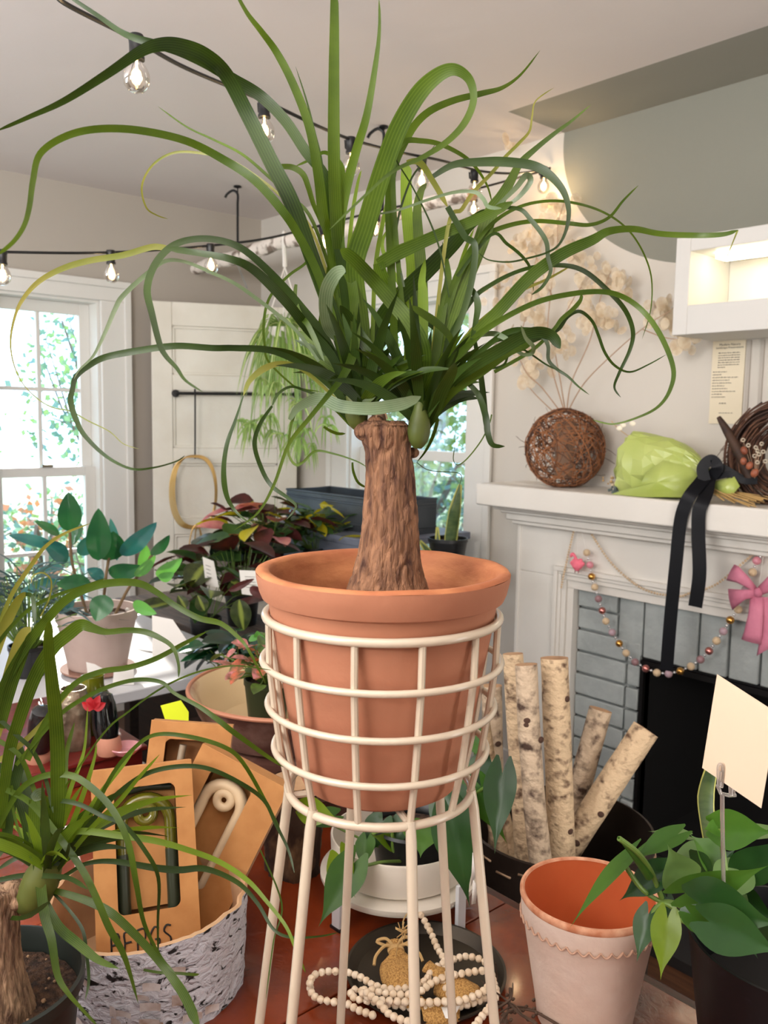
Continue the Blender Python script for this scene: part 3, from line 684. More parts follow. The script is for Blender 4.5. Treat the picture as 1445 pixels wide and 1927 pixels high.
(2,[14,14,10,6],0,.10,(690,740),(720,600),(760,560),(720,470),(730,430)),
(0,[14,24,26,16],0,.03,(700,770),(690,690),(740,620),(800,600),(850,650)),
(0,[12,22,22,12],0,.02,(770,780),(740,690),(700,650),(720,600),(770,580)),
(3,[6,7,6,4],0,.04,(800,770),(870,640),(960,560),(1030,525),(1075,500)),
(0,[5,5,4,2],0,.1,(760,540),(745,440),(770,345),(800,300),(820,270)),
(0,[3,4,3,2],0,-.02,(845,560),(830,480),(810,420),(775,350),(745,300),(748,280)),
(1,[10,18,20,18],0,-.03,(815,790),(850,740),(905,700),(960,660),(1000,648)),
]
m=M()
for L_ in LV:
    mi,w,roll,off=L_[:4];pts=L_[4:];n=len(pts)-1
    base_near=abs(pts[0][1]-790)<60
    q=[]
    for i,(px,py) in enumerate(pts):
        t=i/n;d=K+off*(t**1.4) + .035*math.sin(px*.013+py*.009)*t*(1 if base_near else .3)
        q.append(P(px,py,d))
    ww=w if isinstance(w,list) else [w]*4
    rl=roll if isinstance(roll,list) else [roll,roll+12]
    m.ribbon(q,[x/1620*K*.86 for x in ww],roll=rl,mi=mi,res=6)
# filler leaves: short inner leaves that thicken both crowns
random.seed(21)
def filler(mm,cx,cy,K0,n,lmin,lmax,wpx,spread,px_lo,px_hi,mats=(0,0,0,1)):
    for i in range(n):
        a=rnd(-spread,spread);l=rnd(lmin,lmax)*(1-.35*abs(a)/spread);az=rnd(-1,1)
        b=P(cx+rnd(-9,9),cy+rnd(-12,8),K0+rnd(-.012,.012))
        dirv=(RGT*math.sin(a)+UP*math.cos(a)+FWD*az*.7).normalized()
        dr=(RGT*math.sin(a)+FWD*az*.6)*.9
        pts=[b]
        for k in range(1,6):
            t=k/5;pts.append(b+dirv*l*t+dr*l*.35*t*t-UP*l*(.10+.35*abs(a))*t**2.4)
        mm.ribbon(pts,[wpx*.7,wpx,wpx,wpx*.6,wpx*.2],roll=[rnd(-50,50),rnd(-60,60)],mi=random.choice(mats),res=4)
filler(m,676,775,K,36,.08,.15,.0092,.72,0,0)
filler(m,790,795,K,36,.08,.15,.0092,.72,0,0)
m.build('foliage',PAL,pl,angle=180)
# ================================================================ SECOND PONYTAIL PALM (front left)
K2=.72
def p2(px,py,o=0): return P(px,py,K2+o)
pc=p2(-20,1900,.02);pc=V((pc.x,pc.y,0))
plasB=mat('dark_green_plastic_pot',(26,34,30),.45,col2=(34,42,38),scale=8)
np_=thing('nursery_pot','dark round nursery pot with brown soil, front left corner of the table','pot',(pc.x,pc.y,TZ))
M().lathe([(.062,TZ),(.064,TZ+.004),(.080,.900),(.084,.901),(.0845,.912),(.081,.913),(.079,.906),(.0775,.89)],pc,64).build('body',plasB,np_,angle=30)
m=M().lathe([(0,.893),(.04,.893),(.0778,.888),(.07,.86)],pc,64);m.disp(lambda v:v+V((0,0,.003*noise.noise(v*70)+.002*noise.noise(v*200)))).build('soil',soilM,np_)
random.seed(4);m=M()
for i in range(40):
    a=rnd(0,6.28);r=rnd(.03,.072);e=rnd(.0012,.0028);m.ell((pc.x+r*math.cos(a),pc.y+r*math.sin(a),.894),(e,e,e*.8),seg=6,rings=4)
tag(m.build('soil_grit',mat('soil_grit',(150,120,90),.9),np_),kind='stuff')
p2b=mat('grey_palm_bark',(170,138,108),.85,col2=(88,60,44),scale=150,stretch=(1,1,.2),detail=5,dist=.5,bump=.8,bscale=240,lo=.40,hi=.70)
pr=[(1990,-18,108),(1927,-22,92),(1880,-16,72),(1830,-14,58),(1790,-12,50),(1750,-10,46),(1715,-8,43),(1690,-6,43),(1672,-4,42),(1668,-2,36)]
vs=[];fs=[];n=130;pf=catmull([V(x) for x in pr],12)
for (py,px,hw) in pf:
    c=p2(px,py);r=hw/1620*K2*1.05
    for j in range(n):
        a=6.28318*j/n;d=V((math.cos(a),math.sin(a),0));p=c+d*r
        vs.append(p+d*barkf(p))
for i in range(len(pf)-1):
    for j in range(n): fs.append((i*n+j,i*n+(j+1)%n,(i+1)*n+(j+1)%n,(i+1)*n+j))
pp=thing('ponytail_palm','smaller ponytail palm with drooping leaves in the dark nursery pot, front left','plant',(pc.x,pc.y,.893))
m=M().add(vs,fs);c=p2(-2,1668);m.lathe([(36/1620*K2,c.z),(.01,c.z+.002),(0,c.z+.002)],(c.x,c.y,0),30)
for (px,py,rr) in ((30,1690,.010),(52,1712,.007),(25,1672,.009)): m.ell(p2(px,py),(rr*1.3,rr,rr),seg=12,rings=8)
m.build('trunk',p2b,pp,angle=180)
M().tube(catmull([p2(40,1712),p2(60,1690),p2(78,1655),p2(92,1620)],4),[.006,.015,.016,.012],16).build('crown_base',MATS['sheath_green'],pp)
L2=[
(1,[22,28,30,28,26,20,12],[5,0],-.06,(92,1640),(108,1540),(109,1480),(108,1407),(104,1342),(97,1276),(91,1211),(93,1166)),
(1,[20,24,26,28,28,26,18,12,12,12,9,6,4],[10,0],-.04,(0,1560),(15,1430),(33,1363),(65,1275),(98,1220),(131,1191),(153,1176),(174,1182),(200,1189),(240,1186),(272,1189),(300,1200),(325,1218),(336,1250),(336,1275)),
(1,[16,20,20,18,17,16,15,12,12,12,9,6,3],[0,20],-.05,(-20,1420),(0,1310),(44,1224),(92,1161),(131,1124),(174,1104),(218,1096),(262,1098),(294,1114),(329,1139),(374,1163),(415,1173),(446,1197),(467,1222),(500,1286)),
(1,[7,8,8,7,6,5],0,.03,(-30,1260),(0,1205),(52,1149),(104,1121),(156,1104),(200,1088)),
(3,[8,9,8,6,3],0,-.02,(-10,1200),(21,1121),(62,1059),(86,1028),(121,1004),(170,985)),
(3,[22,22,20,14,12],[0,40],.02,(-10,1230),(8,1180),(28,1140),(41,1121),(52,1118)),
(0,[8,10,10,6],20,.0,(48,1118),(60,1122),(64,1142),(66,1175)),
(3,[24,28,28,26,12],[10,0],.02,(-15,1400),(2,1340),(22,1260),(42,1200),(58,1180)),
(1,[20,24,22,16,10],[0,10],.01,(0,1370),(18,1300),(36,1250),(50,1215),(56,1190)),
(1,[16,14,12,12,12,12,11,9,3],[0,10],.0,(50,1430),(80,1370),(111,1318),(149,1281),(194,1263),(242,1256),(294,1239),(346,1211),(394,1186)),
(1,[8,9,9,9,9,8,7,9,11,11,8,4],[0,20],-.04,(30,1440),(104,1353),(156,1315),(208,1291),(260,1279),(304,1284),(329,1305),(374,1329),(408,1353),(440,1378),(504,1424),(540,1446)),
(0,[8,9,10,9,9,9,6,3],[0,20],-.04,(80,1600),(90,1540),(105,1509),(147,1513),(194,1536),(232,1551),(271,1598),(298,1652),(297,1737),(298,1810)),
(1,[10,12,13,14,14,13,12,9,6,5],[0,10],-.06,(-5,1560),(35,1490),(77,1462),(128,1458),(167,1478),(209,1520),(240,1582),(256,1660),(271,1737),(302,1800),(330,1832)),
(0,[10,10,10,10,9,9,8,6,4],[0,15],-.02,(110,1630),(174,1544),(217,1497),(271,1458),(329,1443),(387,1445),(446,1470),(496,1505),(519,1551),(542,1598),(554,1643)),
(1,[9,9,8,8,9,9,8,6],[0,10],.0,(105,1640),(170,1536),(213,1455),(252,1408),(291,1383),(349,1385),(418,1404),(457,1435),(504,1517),(532,1575)),
(2,[3,14,15,13,12,11,10,8,7,6,5],[0,10],-.03,(130,1574),(155,1564),(217,1571),(291,1582),(349,1598),(411,1621),(465,1656),(504,1699),(539,1745),(560,1796),(575,1830)),
(0,[8,8,9,12,15,14,11,9,7,6,4,3],[0,25],-.02,(95,1665),(130,1643),(163,1625),(213,1621),(291,1633),(337,1637),(387,1635),(446,1660),(484,1699),(515,1749),(550,1764),(600,1762),(636,1755)),
(1,[20,24,24,22],[10,40],-.02,(90,1640),(95,1580),(93,1530),(82,1496)),
(4,[24,26,24],[0,10],-.05,(84,1494),(72,1496),(66,1508)),
(1,[24,24,22,20,17,13,9,6,5],[10,0],-.07,(66,1505),(64,1563),(74,1641),(83,1718),(97,1769),(108,1834),(128,1869),(155,1900),(185,1932)),
(1,[12,13,14,14,14,14,14,12,8,3],[20,0],-.06,(12,1486),(50,1505),(81,1536),(116,1582),(155,1637),(182,1691),(205,1745),(229,1788),(244,1830),(260,1888)),
(1,[10,14,17,18,17,16,17,18,20,20],[0,20],-.08,(86,1672),(128,1683),(174,1699),(209,1718),(240,1745),(271,1776),(302,1811),(326,1842),(349,1877),(375,1935)),
(1,[16,20,20,18,12,3],[10,0],-.08,(76,1680),(108,1741),(147,1776),(186,1807),(225,1823)),
(0,[6,6,7,7,6,3],0,-.05,(100,1680),(128,1710),(155,1749),(163,1796),(167,1846),(160,1883)),
(0,[10,11,11,10,9],[0,20],-.03,(-10,1658),(39,1648),(77,1648),(128,1652),(165,1673)),
(0,[8,9,10,8],0,-.05,(-10,1720),(31,1728),(60,1720),(95,1695)),
(2,[12,12,10,6,3],5,.02,(105,1625),(140,1540),(165,1470),(178,1425),(182,1400)),
(2,[12,12,11,8,3],-5,.03,(110,1630),(155,1545),(195,1485),(235,1435),(262,1395)),
(2,[10,11,10,8,4],8,.0,(112,1632),(175,1555),(222,1510),(262,1462),(300,1420)),
(2,[10,10,8,6,3],0,.04,(100,1625),(128,1500),(150,1440),(160,1400),(165,1330)),
(1,[12,12,10,8],0,.04,(95,1620),(120,1500),(125,1420),(140,1360)),
(1,[4,4,4,4,3,2],0,-.02,(110,1500),(194,1381),(242,1339),(294,1301),(346,1274),(398,1258),(450,1253),(515,1262)),
(3,[3,3,3,3,2],0,.0,(76,1160),(93,1125),(96,1092),(80,1078),(62,1084),(59,1098)),
(0,[9,9,9,9,8,8],0,-.02,(-10,1345),(33,1385),(57,1407),(76,1440),(90,1480),(100,1530)),
(1,[10,10,10,9],0,-.02,(-10,1390),(35,1420),(60,1475),(78,1530)),
(3,[10,12,10,9,7],0,.02,(-15,1440),(40,1400),(90,1350),(130,1300),(160,1270)),
(0,[20,24,22,14],0,.02,(10,1600),(22,1500),(36,1440),(40,1400)),
(0,[20,26,22,12],[0,20],.03,(60,1620),(50,1540),(20,1470),(-10,1430)),
(1,[5,6,5,3],0,-.03,(22,1478),(26,1530),(45,1590),(62,1622)),
(4,[8,10,9,6],[0,30],-.03,(-10,1620),(15,1590),(38,1582),(44,1592)),
(0,[8,10,9],0,-.02,(62,1635),(40,1612),(-10,1640)),
(1,[5,6,6,6,3],0,-.03,(270,1825),(300,1830),(340,1832),(365,1834),(375,1833)),
(1,[3,4,3,3],0,-.02,(490,1600),(530,1700),(515,1770),(500,1880)),
(0,[8,8,7,5],0,-.05,(100,1650),(120,1620),(128,1600),(130,1585)),
]
m=M()
for L_ in L2:
    mi,w,roll,off=L_[:4];pts=L_[4:];n=len(pts)-1;q=[]
    for i,(px,py) in enumerate(pts):
        t=i/n;q.append(P(px,py,K2+off*(t**1.4)+.02*math.sin(px*.013+py*.009)*t))
    ww=w if isinstance(w,list) else [w]*4;rl=roll if isinstance(roll,list) else [roll,roll+12]
    m.ribbon(q,[x/1620*K2*.92 for x in ww],roll=rl,mi=mi,res=6)
random.seed(23);filler(m,84,1635,K2,26,.08,.18,.009,1.0,0,0,mats=(0,0,1,2,2))
m.build('foliage',PAL,pp,angle=180)
# ================================================================ BIRCH PLANTER + CARTONS
bc=V((-.913,.442,0))
birchM=mat('birch_bark_white',(212,212,220),.7,col2=(30,26,26),scale=62,stretch=(1,1,1.7),detail=6,dist=1.0,bump=1.0,bscale=60,lo=.57,hi=.63)
birchI=mat('birch_inner_wood',(206,170,130),.7,col2=(180,140,104),scale=14)
bp_=thing('birch_bark_planter','round planter wrapped in white birch bark, holding the cardboard boxes','planter',(bc.x,bc.y,TZ))
m=M();R=.116;n=96;vs=[];fs=[];rows=16
for i in range(rows+1):
    t=i/rows
    for j in range(n):
        a=6.28318*j/n;top=.858+.006*math.sin(2*a+1)+.004*noise.noise(V((math.cos(a)*3,math.sin(a)*3,0)))
        z=TZ+(top-TZ)*t;r=R-.004*(1-t)
        p=V((bc.x+r*math.cos(a),bc.y+r*math.sin(a),z));k_=noise.noise(V((a*7,z*60,1)))*.0028+noise.noise(V((a*25,z*160,3)))*.0014
        vs.append(p+V((math.cos(a),math.sin(a),0))*k_)
for i in range(rows):
    for j in range(n): fs.append((i*n+j,i*n+(j+1)%n,(i+1)*n+(j+1)%n,(i+1)*n+j))
m.add(vs,fs);
m.build('bark',birchM,bp_,angle=180)
vs2=[];fs2=[]
for k,(dr,dz) in enumerate(((0,0),(-.003,.0015),(-.006,0),(-.007,-.1),(-.11,-.1))):
    for j in range(n):
        a=6.28318*j/n;v=vs[rows*n+j];r=(v-V((bc.x,bc.y,v.z))).length+dr
        vs2.append(V((bc.x+r*math.cos(a),bc.y+r*math.sin(a),v.z+dz)))
for i in range(4):
    for j in range(n): fs2.append((i*n+j,i*n+(j+1)%n,(i+1)*n+(j+1)%n,(i+1)*n+j))
M().add(vs2,fs2).build('inner_wall',birchI,bp_)
# peeling curls of bark
random.seed(9);m=M()
for i in range(26):
    a=A0+rnd(-.9,1.1);z=rnd(.765,.835);d=V((math.cos(a),math.sin(a),0));t_=V((-d.y,d.x,0));c=V((bc.x,bc.y,z))+d*.116
    h=rnd(.006,.016);w_=rnd(.008,.022);pts=[]
    vs3=[];nn=5
    for i2 in range(nn):
        u=i2/(nn-1);off=.001+.006*u*u;vs3+=[c+t_*(u-.5)*w_+d*off-W*h/2*(1-.3*u),c+t_*(u-.5)*w_+d*off+W*h/2]
    m.add(vs3,[(2*j,2*j+2,2*j+3,2*j+1) for j in range(nn-1)])
tag(m.build('peeling_bark',mat('birch_curl',(214,208,206),.7,col2=(150,120,100),scale=40),bp_),kind='stuff')
kraft=mat('kraft_cardboard',(186,132,76),.75,col2=(174,120,66),scale=40,stretch=(1,1,1))
kraftE=mat('kraft_edge',(176,134,104),.8)
kin=mat('kraft_inside',(140,94,54),.85)
def carton(label,TL,TR,BLd,h,depth,win,wcol):
    """window carton: TL,TR top corners of the front face, BLd point toward which the left side runs"""
    U=(TR-TL);w_=U.length;U.normalize();D=(BLd-TL);D=(D-U*D.dot(U)).normalized();Nn=U.cross(D)
    if Nn.dot(CAM-TL)<0: Nn=-Nn
    t=thing('cardboard_box',label,'box',tuple(TL+D*h+U*w_/2))
    u0,u1,v0,v1=win
    m=M();th=.0012
    def pl(a0,a1,b0,b1,o0,o1,mi=0):
        O=TL+U*a0+D*b0-Nn*o0;m.frame(O,U,D,-Nn,a1-a0,b1-b0,o1-o0,mi)
    r=.008
    pl(0,u0,0,h,0,th);pl(u1,w_,0,h,0,th);pl(u0,u1,0,v0,0,th);pl(u0,u1,v1,h,0,th)
    # rounded window corners
    for (cu,cv,su,sv) in ((u0,v0,1,1),(u1,v0,-1,1),(u0,v1,1,-1),(u1,v1,-1,-1)):
        vv=[TL+U*cu+D*cv-Nn*th*.4]
        for k in range(7):
            a=math.pi/2*k/6;vv.append(TL+U*(cu+su*(r-r*math.sin(a)))+D*(cv+sv*(r-r*math.cos(a)))-Nn*th*.4)
        m.add(vv,[tuple(range(8))])
    pl(0,th,0,h,th,depth,1);pl(w_-th,w_,0,h,th,depth,1);pl(0,w_,0,th,th,depth,0);pl(0,w_,h-th,h,th,depth,0);pl(0,w_,0,h,depth,depth+th,2)
    # folded tuck flap line along the top edge
    m.tube([TL-Nn*.001,TR-Nn*.001],.0012,6)
    m.build('carton',[kraft,kraftE,kin],t,smooth=False)
    pl2=M();O=TL+U*u0+D*v0-Nn*depth*.75;pl2.frame(O,U,D,-Nn,u1-u0,v1-v0,.002);pl2.build('insert',kin if wcol else kraft,t,smooth=False)
    return t,TL,U,D,Nn,w_
TLa,TRa=P(170,1453,1.000),P(360,1430,1.035)
bA,TL,U,D,Nn,w_=carton('cardboard box with window over an olive green ceramic handle, front one in the birch planter',TLa,TRa,P(150,1850,.925),.245,.034,(.026,.098,.024,.168),0)
def hook(t,TL,U,D,Nn,cu,ctop,half,length,r,m1,m2,split,ringr):
    """U-shaped ceramic arch with a coiled ring under its top"""
    o=-.014
    c=TL+U*cu+D*ctop+Nn*o
    arc=[];n=14
    L_=[c-U*half+D*(length-i*(length-half)/8) for i in range(8)]
    for i in range(n+1):
        a=math.pi*i/n;arc.append(c-U*half*math.cos(a)+D*(half-half*math.sin(a)*1.0))
    Rr=[c+U*half+D*(half+(length-half)*(i+1)/8) for i in range(8)]
    k=split
    up=[p for p in L_ if (p-c).dot(D)<k]+arc+[p for p in Rr if (p-c).dot(D)<k]
    M().tube(up,r,12).build('arch',m1,t)
    lo1=[p for p in L_ if (p-c).dot(D)>=k-.022];lo2=[p for p in Rr if (p-c).dot(D)>=k-.022]
    if m2:
        M().tube(lo1,r*1.01,12).build('dark_stem',m2,t);M().tube(lo2,r*1.01,12).build('dark_stem',m2,t)
    rc=c+D*(ringr*1.15)+Nn*.004
    pts=[rc+U*ringr*.62*math.cos(6.28318*i/28)+D*ringr*.62*math.sin(6.28318*i/28) for i in range(28)]
    M().tube(pts,ringr*.40,10,closed=True).build('coil',m1,t)
olive=mat('olive_glazed_ceramic',(98,94,20),.12,coat=.6,col2=(74,72,16),scale=30);oliveD=mat('dark_olive_ceramic',(44,50,34),.35)
cream=mat('cream_ceramic',(222,198,160),.45)
hook(bA,TL,U,D,Nn,.062,.040,.029,.158,.0078,olive,oliveD,.075,.0150)
# second arch seen end-on above
M().tube([TL+U*.035+D*.030-Nn*.02,TL+U*.064+D*.026-Nn*.018,TL+U*.094+D*.029-Nn*.02],.005,10).build('handle_tip',oliveD,bA)
# marker lettering BERGS on the lower front, drawn as pen strokes
S=.0125
gly={'B':[[(0,0),(0,2)],[(0,0),(.8,.1),(.8,.8),(.1,1)],[(.1,1),(1,1.1),(1,1.9),(0,2)]],
'E':[[(1,0),(0,.1),(.05,1),(0,2),(1,1.9)],[(0,1),(.8,.95)]],'R':[[(0,0),(0,2)],[(0,.05),(.8,0),(.85,.9),(0,1)],[(.2,1),(.9,2)]],
'G':[[(1,.2),(.5,0),(0,.7),(.1,1.7),(.6,2),(1,1.5),(1,1.1),(.5,1.1)]],'S':[[(.9,.1),(.4,0),(.1,.5),(.8,1.1),(.8,1.7),(.4,2),(0,1.8)]]}
m=M();x=.017
for ch in 'BERGS':
    for stq in gly[ch]:
        pts=[TL+U*(x+a*S*.8)+D*(.186+b*S)+Nn*.0004 for a,b in stq];m.tube(catmull(pts,3),.0011,6)
    x+=S*1.18
m.build('marker_lettering',mat('black_marker',(24,22,22),.6),bA)
bB,TL,U,D,Nn,w_=carton('tilted cardboard box with window over a cream ceramic handle, right in the birch planter',P(381,1400,1.085),P(542,1487,1.065),P(300,1600,1.062),.235,.034,(.026,.086,.022,.165),0)
hook(bB,TL,U,D,Nn,.057,.036,.0265,.165,.0085,cream,None,.3,.0150)
bC,TL,U,D,Nn,w_=carton('cardboard box standing behind the other two in the birch planter, dark window',P(285,1356,1.13),P(438,1367,1.14),P(262,1460,1.11),.235,.034,(.022,.088,.022,.16),1)
M().tube([TL+U*.045+D*.03-Nn*.01,TL+U*.035+D*.15-Nn*.01],.005,10).build('ceramic_stem',mat('grey_beige_ceramic',(150,134,112),.5),bC)
# bark covered log chunk right of the planter
lc=PZ(548,1655,TZ)+FWD*.03
m=M();n=40;vs=[];fs=[]
for i in range(13):
    z=TZ+.14*i/12
    for j in range(n):
        a=6.28318*j/n;r=.040+.010*noise.noise(V((math.cos(a)*2,math.sin(a)*2,z*12)))+.004*noise.noise(V((a*6,z*70,2)))
        vs.append(V((lc.x+r*math.cos(a),lc.y+r*math.sin(a),z)))
for i in range(12):
    for j in range(n): fs.append((i*n+j,i*n+(j+1)%n,(i+1)*n+(j+1)%n,(i+1)*n+j))
m.add(vs,fs);
lg=thing('log_chunk','short rough log chunk with dark peeling bark between the birch planter and wire stand','log',(lc.x,lc.y,TZ))
m.build('bark',mat('dark_rough_bark',(60,38,24),.9,col2=(150,116,84),scale=26,stretch=(1,1,.6),bump=1,bscale=40,lo=.5,hi=.7),lg,angle=180)
M().lathe([(0,TZ+.14),(.036,TZ+.14),(.038,TZ+.13)],(lc.x,lc.y,0),36).build('cut_top',birchI,lg)
# ================================================================ HANGING THINGS
bulbG=glassmat('clear_bulb_glass',(255,250,242),.02,.02)
filM=mat('glowing_filament',(255,214,140),.5,emit=60,ecol=(255,206,130))
bulb_pts=[]
def bulb(t,p,s,lean=(0,0,-1)):
    """socket (thing's part) > bulb glass, filament; p = cable point, s = socket length scale"""
    z=V(lean).normalized();R_=align(-z)
    sock=M().lathe([(0,.006),(.011,.005),(.0135,0),(.012,-.010),(.0115,-.026),(.0130,-.029),(.0130,-.034),(0,-.034)],p,18,rot=R_).tube([p+R_@V((-.013,0,-.004)),p+R_@V((-.022,0,.002)),p+R_@V((-.020,0,-.016)),p+R_@V((-.012,0,-.022))],.003,6)
    so=sock.build('socket',blackP,t)
    c=p+z*.034
    g=M().lathe([(.0095,0),(.011,-.005),(.0165,-.0125),(.0205,-.021),(.0215,-.030),(.0195,-.040),(.014,-.0475),(.007,-.051),(0,-.0515)],c,24,rot=R_)
    g.build('bulb',bulbG,so)
    f=M().tube([c-R_@V((0.003,0,.012)),c-R_@V((.003,0,.036))],.0013,6).tube([c-R_@V((-.003,0,.014)),c-R_@V((-.003,0,.038))],.0013,6).tube([c-R_@V((0,0,-.0)),c-R_@V((0,0,.014))],.002,6)
    f.build('filament',filM,so);bulb_pts.append(c+z*.03)
def strand(label,ctl,bulbs,name='string_lights'):
    pts=[P(*c) for c in ctl];q=catmull(pts,10)
    t=thing(name,label,'string lights',tuple(q[len(q)//2]))
    M().tube(q,.0038,8).build('cable',blackP,t)
    for (px,py,d) in bulbs:
        a=P(px,py,d);n=min(q,key=lambda v:(v-a).length);bulb(t,P(px,py,dep(n)),1,(rnd(-.06,.06),rnd(-.06,.06),-1))
hookpt=PY(1035,316,YB-.02)
strand('upper black cable of globe string lights running from near left to the fireplace wall corner',
 [(-900,-330,1.15),(-400,-220,1.15),(60,-45,1.25),(120,5,1.32),(250,72,1.47),(350,128,1.63),(497,190,1.88),(600,238,2.05),(660,262,2.2),(745,285,2.4),(830,302,2.6),(905,322,2.8),(975,326,2.97),(1035,316,dep(hookpt))],
 [(257,72,1.47),(497,190,1.88),(660,262,2.2),(795,298,2.5),(893,322,2.78),(1024,317,3.1)])
strand('lower black cable of globe string lights crossing before the left wall above the window',
 [(-900,500,1.9),(-400,480,2.05),(-40,473,2.25),(5,474,2.3),(120,476,2.4),(210,475,2.5),(300,470,2.6),(397,462,2.7),(500,449,2.8),(600,425,2.9),(720,395,2.98),(830,372,3.05),(925,348,3.1),(1035,318,dep(hookpt)-.01)],
 [(4,474,2.3),(208,474,2.5),(396,462,2.7),(608,424,2.9),(710,397,2.97),(893,360,3.08)])
# ceiling hooks, birch branch
def mid_z(v): return v.z
def ceilhook(px,py0,py1,label,sgn=1):
    top=PZ(px,py0,2.435);d=dep(top);b=P(px,py1,d);tt=V((top.x,top.y,2.44))
    mid=P(px,py0+22,d)
    h=M().lathe([(0,0),(.016,-.001),(.018,-.006),(.006,-.010)],(tt.x,tt.y,2.44),16,cap=False)
    h.tube([tt,V((tt.x,tt.y,2.44-.02)),V((tt.x,tt.y,mid_z(mid)+.02))],.003,8)
    a=V((tt.x,tt.y,mid.z));e=V((tt.x,tt.y,b.z))
    h.tube(catmull([a-RGT*.055+W*.004,a-RGT*.045+W*.02,a-RGT*.02+W*.035,a+W*.02,a-W*.02],5),.0055,8)
    h.tube([a-W*.02,e+W*.0],.0055,8).tube(catmull([e,e-W*.03+FWD*.01,e-W*.045+RGT*.02-FWD*.03,e-W*.02+RGT*.03-FWD*.045],5),.005,8)
    o=tag(h.build('ceiling_hook',blackM,loc=tuple(tt)),label,'hook');return e
e1=ceilhook(447,352,468,'black hooked rod hanging from the ceiling at the left, holding the birch branch')
e2=ceilhook(722,240,392,'black hooked rod hanging from the ceiling behind the palm top, holding the branch')
b1=e1-W*.035;b2=e2-W*.035;dr=(b2-b1).normalized()
pts=[b1-dr*.42-W*.005,b1-dr*.2,b1,b1.lerp(b2,.35)+W*.012,b1.lerp(b2,.7)-W*.008,b2,b2+dr*.25+W*.01,b2+dr*.45]
m=M().tube(catmull(pts,8),[.026,.030,.031,.030,.028,.027,.024,.02],16)
m.disp(lambda v:v+V((noise.noise(v*22),noise.noise(v*22+V((5,5,5))),noise.noise(v*22+V((9,1,3)))))*.005)
br=thing('birch_branch','mottled white birch branch hung level from black ceiling hooks in the corner','branch',tuple(b1))
m.build('branch',mat('mottled_birch_branch',(226,216,206),.8,col2=(128,112,100),scale=20,detail=6,lo=.52,hi=.62,bump=.5,bscale=30),br)
M().tube([pts[-1]-dr*.01,pts[-1]+dr*.004],.0195,14).tube([pts[0],pts[0]-dr*.004],.025,14).build('cut_end',birchI,br)
# clear hanging prism tag near hook 1
m=M();a=b1-W*.03-FWD*.02;m.tube([a,a-W*.05+RGT*.02,a-W*.11+RGT*.045],.004,8)
tag(m.build('clear_hanger',glassmat('clear_plastic',(235,240,242),.05,.05),loc=tuple(a)),'clear plastic hanger dangling under the left end of the birch branch','hanger')
# spider plant in white hanging pot
bt=b1.lerp(b2,.38)
sp=thing('spider_plant','variegated spider plant trailing from a white hanging pot beneath the birch branch','plant',(bt.x,bt.y,bt.z-.45))
pz=P(575,610,dep(bt)).z
hp=thing('hanging_pot','white hanging planter with cord hanger on the birch branch, holding the spider plant','hanging pot',(bt.x,bt.y,pz-.13))
M().lathe([(0,pz-.13),(.06,pz-.13),(.085,pz-.05),(.092,pz-.02),(.088,pz-.02),(.08,pz-.05),(0,pz-.06)],(bt.x,bt.y,0),32).build('pot',whiteP,hp)
cordM=mat('white_cord',(226,222,214),.8)
hp_l=catmull([bt+W*.035,bt+W*.04-FWD*.03,bt-FWD*.04,bt-W*.05-FWD*.01,bt-W*.09],5)
M().tube(hp_l,.009,8).build('hook',cordM,hp)
for k in range(3):
    a=k*2.094+.5;M().tube([bt-W*.09,V((bt.x+.09*math.cos(a),bt.y+.09*math.sin(a),pz-.02))],.003,6).build('cord',cordM,hp)
spM=mat('spider_leaf',(96,134,54),.45,col2=(140,170,84),scale=9,trans=.28,uvstripe=((220,226,176),math.pi,.85,1.0))
spM2=mat('spider_leaf_pale',(132,162,90),.45,trans=.3)
random.seed(31);m=M()
def arch(mm,b,az,l,up,w,droop,mi,sway=.0):
    d=V((math.cos(az),math.sin(az),0));pts=[]
    for k in range(7):
        t=k/6;pts.append(b+d*l*(t*.9-.15*t*t)*(.6)+W*(up*t-droop*t*t*1.0)+V((rnd(-1,1),rnd(-1,1),0))*sway*t)
    mm.ribbon(pts,[w*.6,w,w,w*.8,w*.3],roll=[rnd(-40,40),rnd(-50,50)],mi=mi,res=3)
c0=V((bt.x,bt.y,pz-.02))
for i in range(120): arch(m,c0+V((rnd(-.04,.04),rnd(-.04,.04),0)),rnd(0,6.28),rnd(.15,.42),rnd(.05,.22),.014,rnd(.2,.52),random.choice((0,0,1)))
for i in range(22):
    az=rnd(0,6.28);d=V((math.cos(az),math.sin(az),0));e=c0+d*rnd(.10,.24)-W*rnd(.2,.5)
    m.tube(catmull([c0,c0+d*.08+W*.05,(c0+e)/2+d*.07,e],4),.0015,5,mi=1)
    for j in range(9): arch(m,e,rnd(0,6.28),rnd(.06,.16),rnd(.0,.07),.007,rnd(.06,.16),random.choice((0,1,1)))
m.build('foliage',[spM,spM2],sp,angle=180)
# ================================================================ MANTEL TOP
MT=1.207
def mz(px,py,y): return PY(px,py,y)
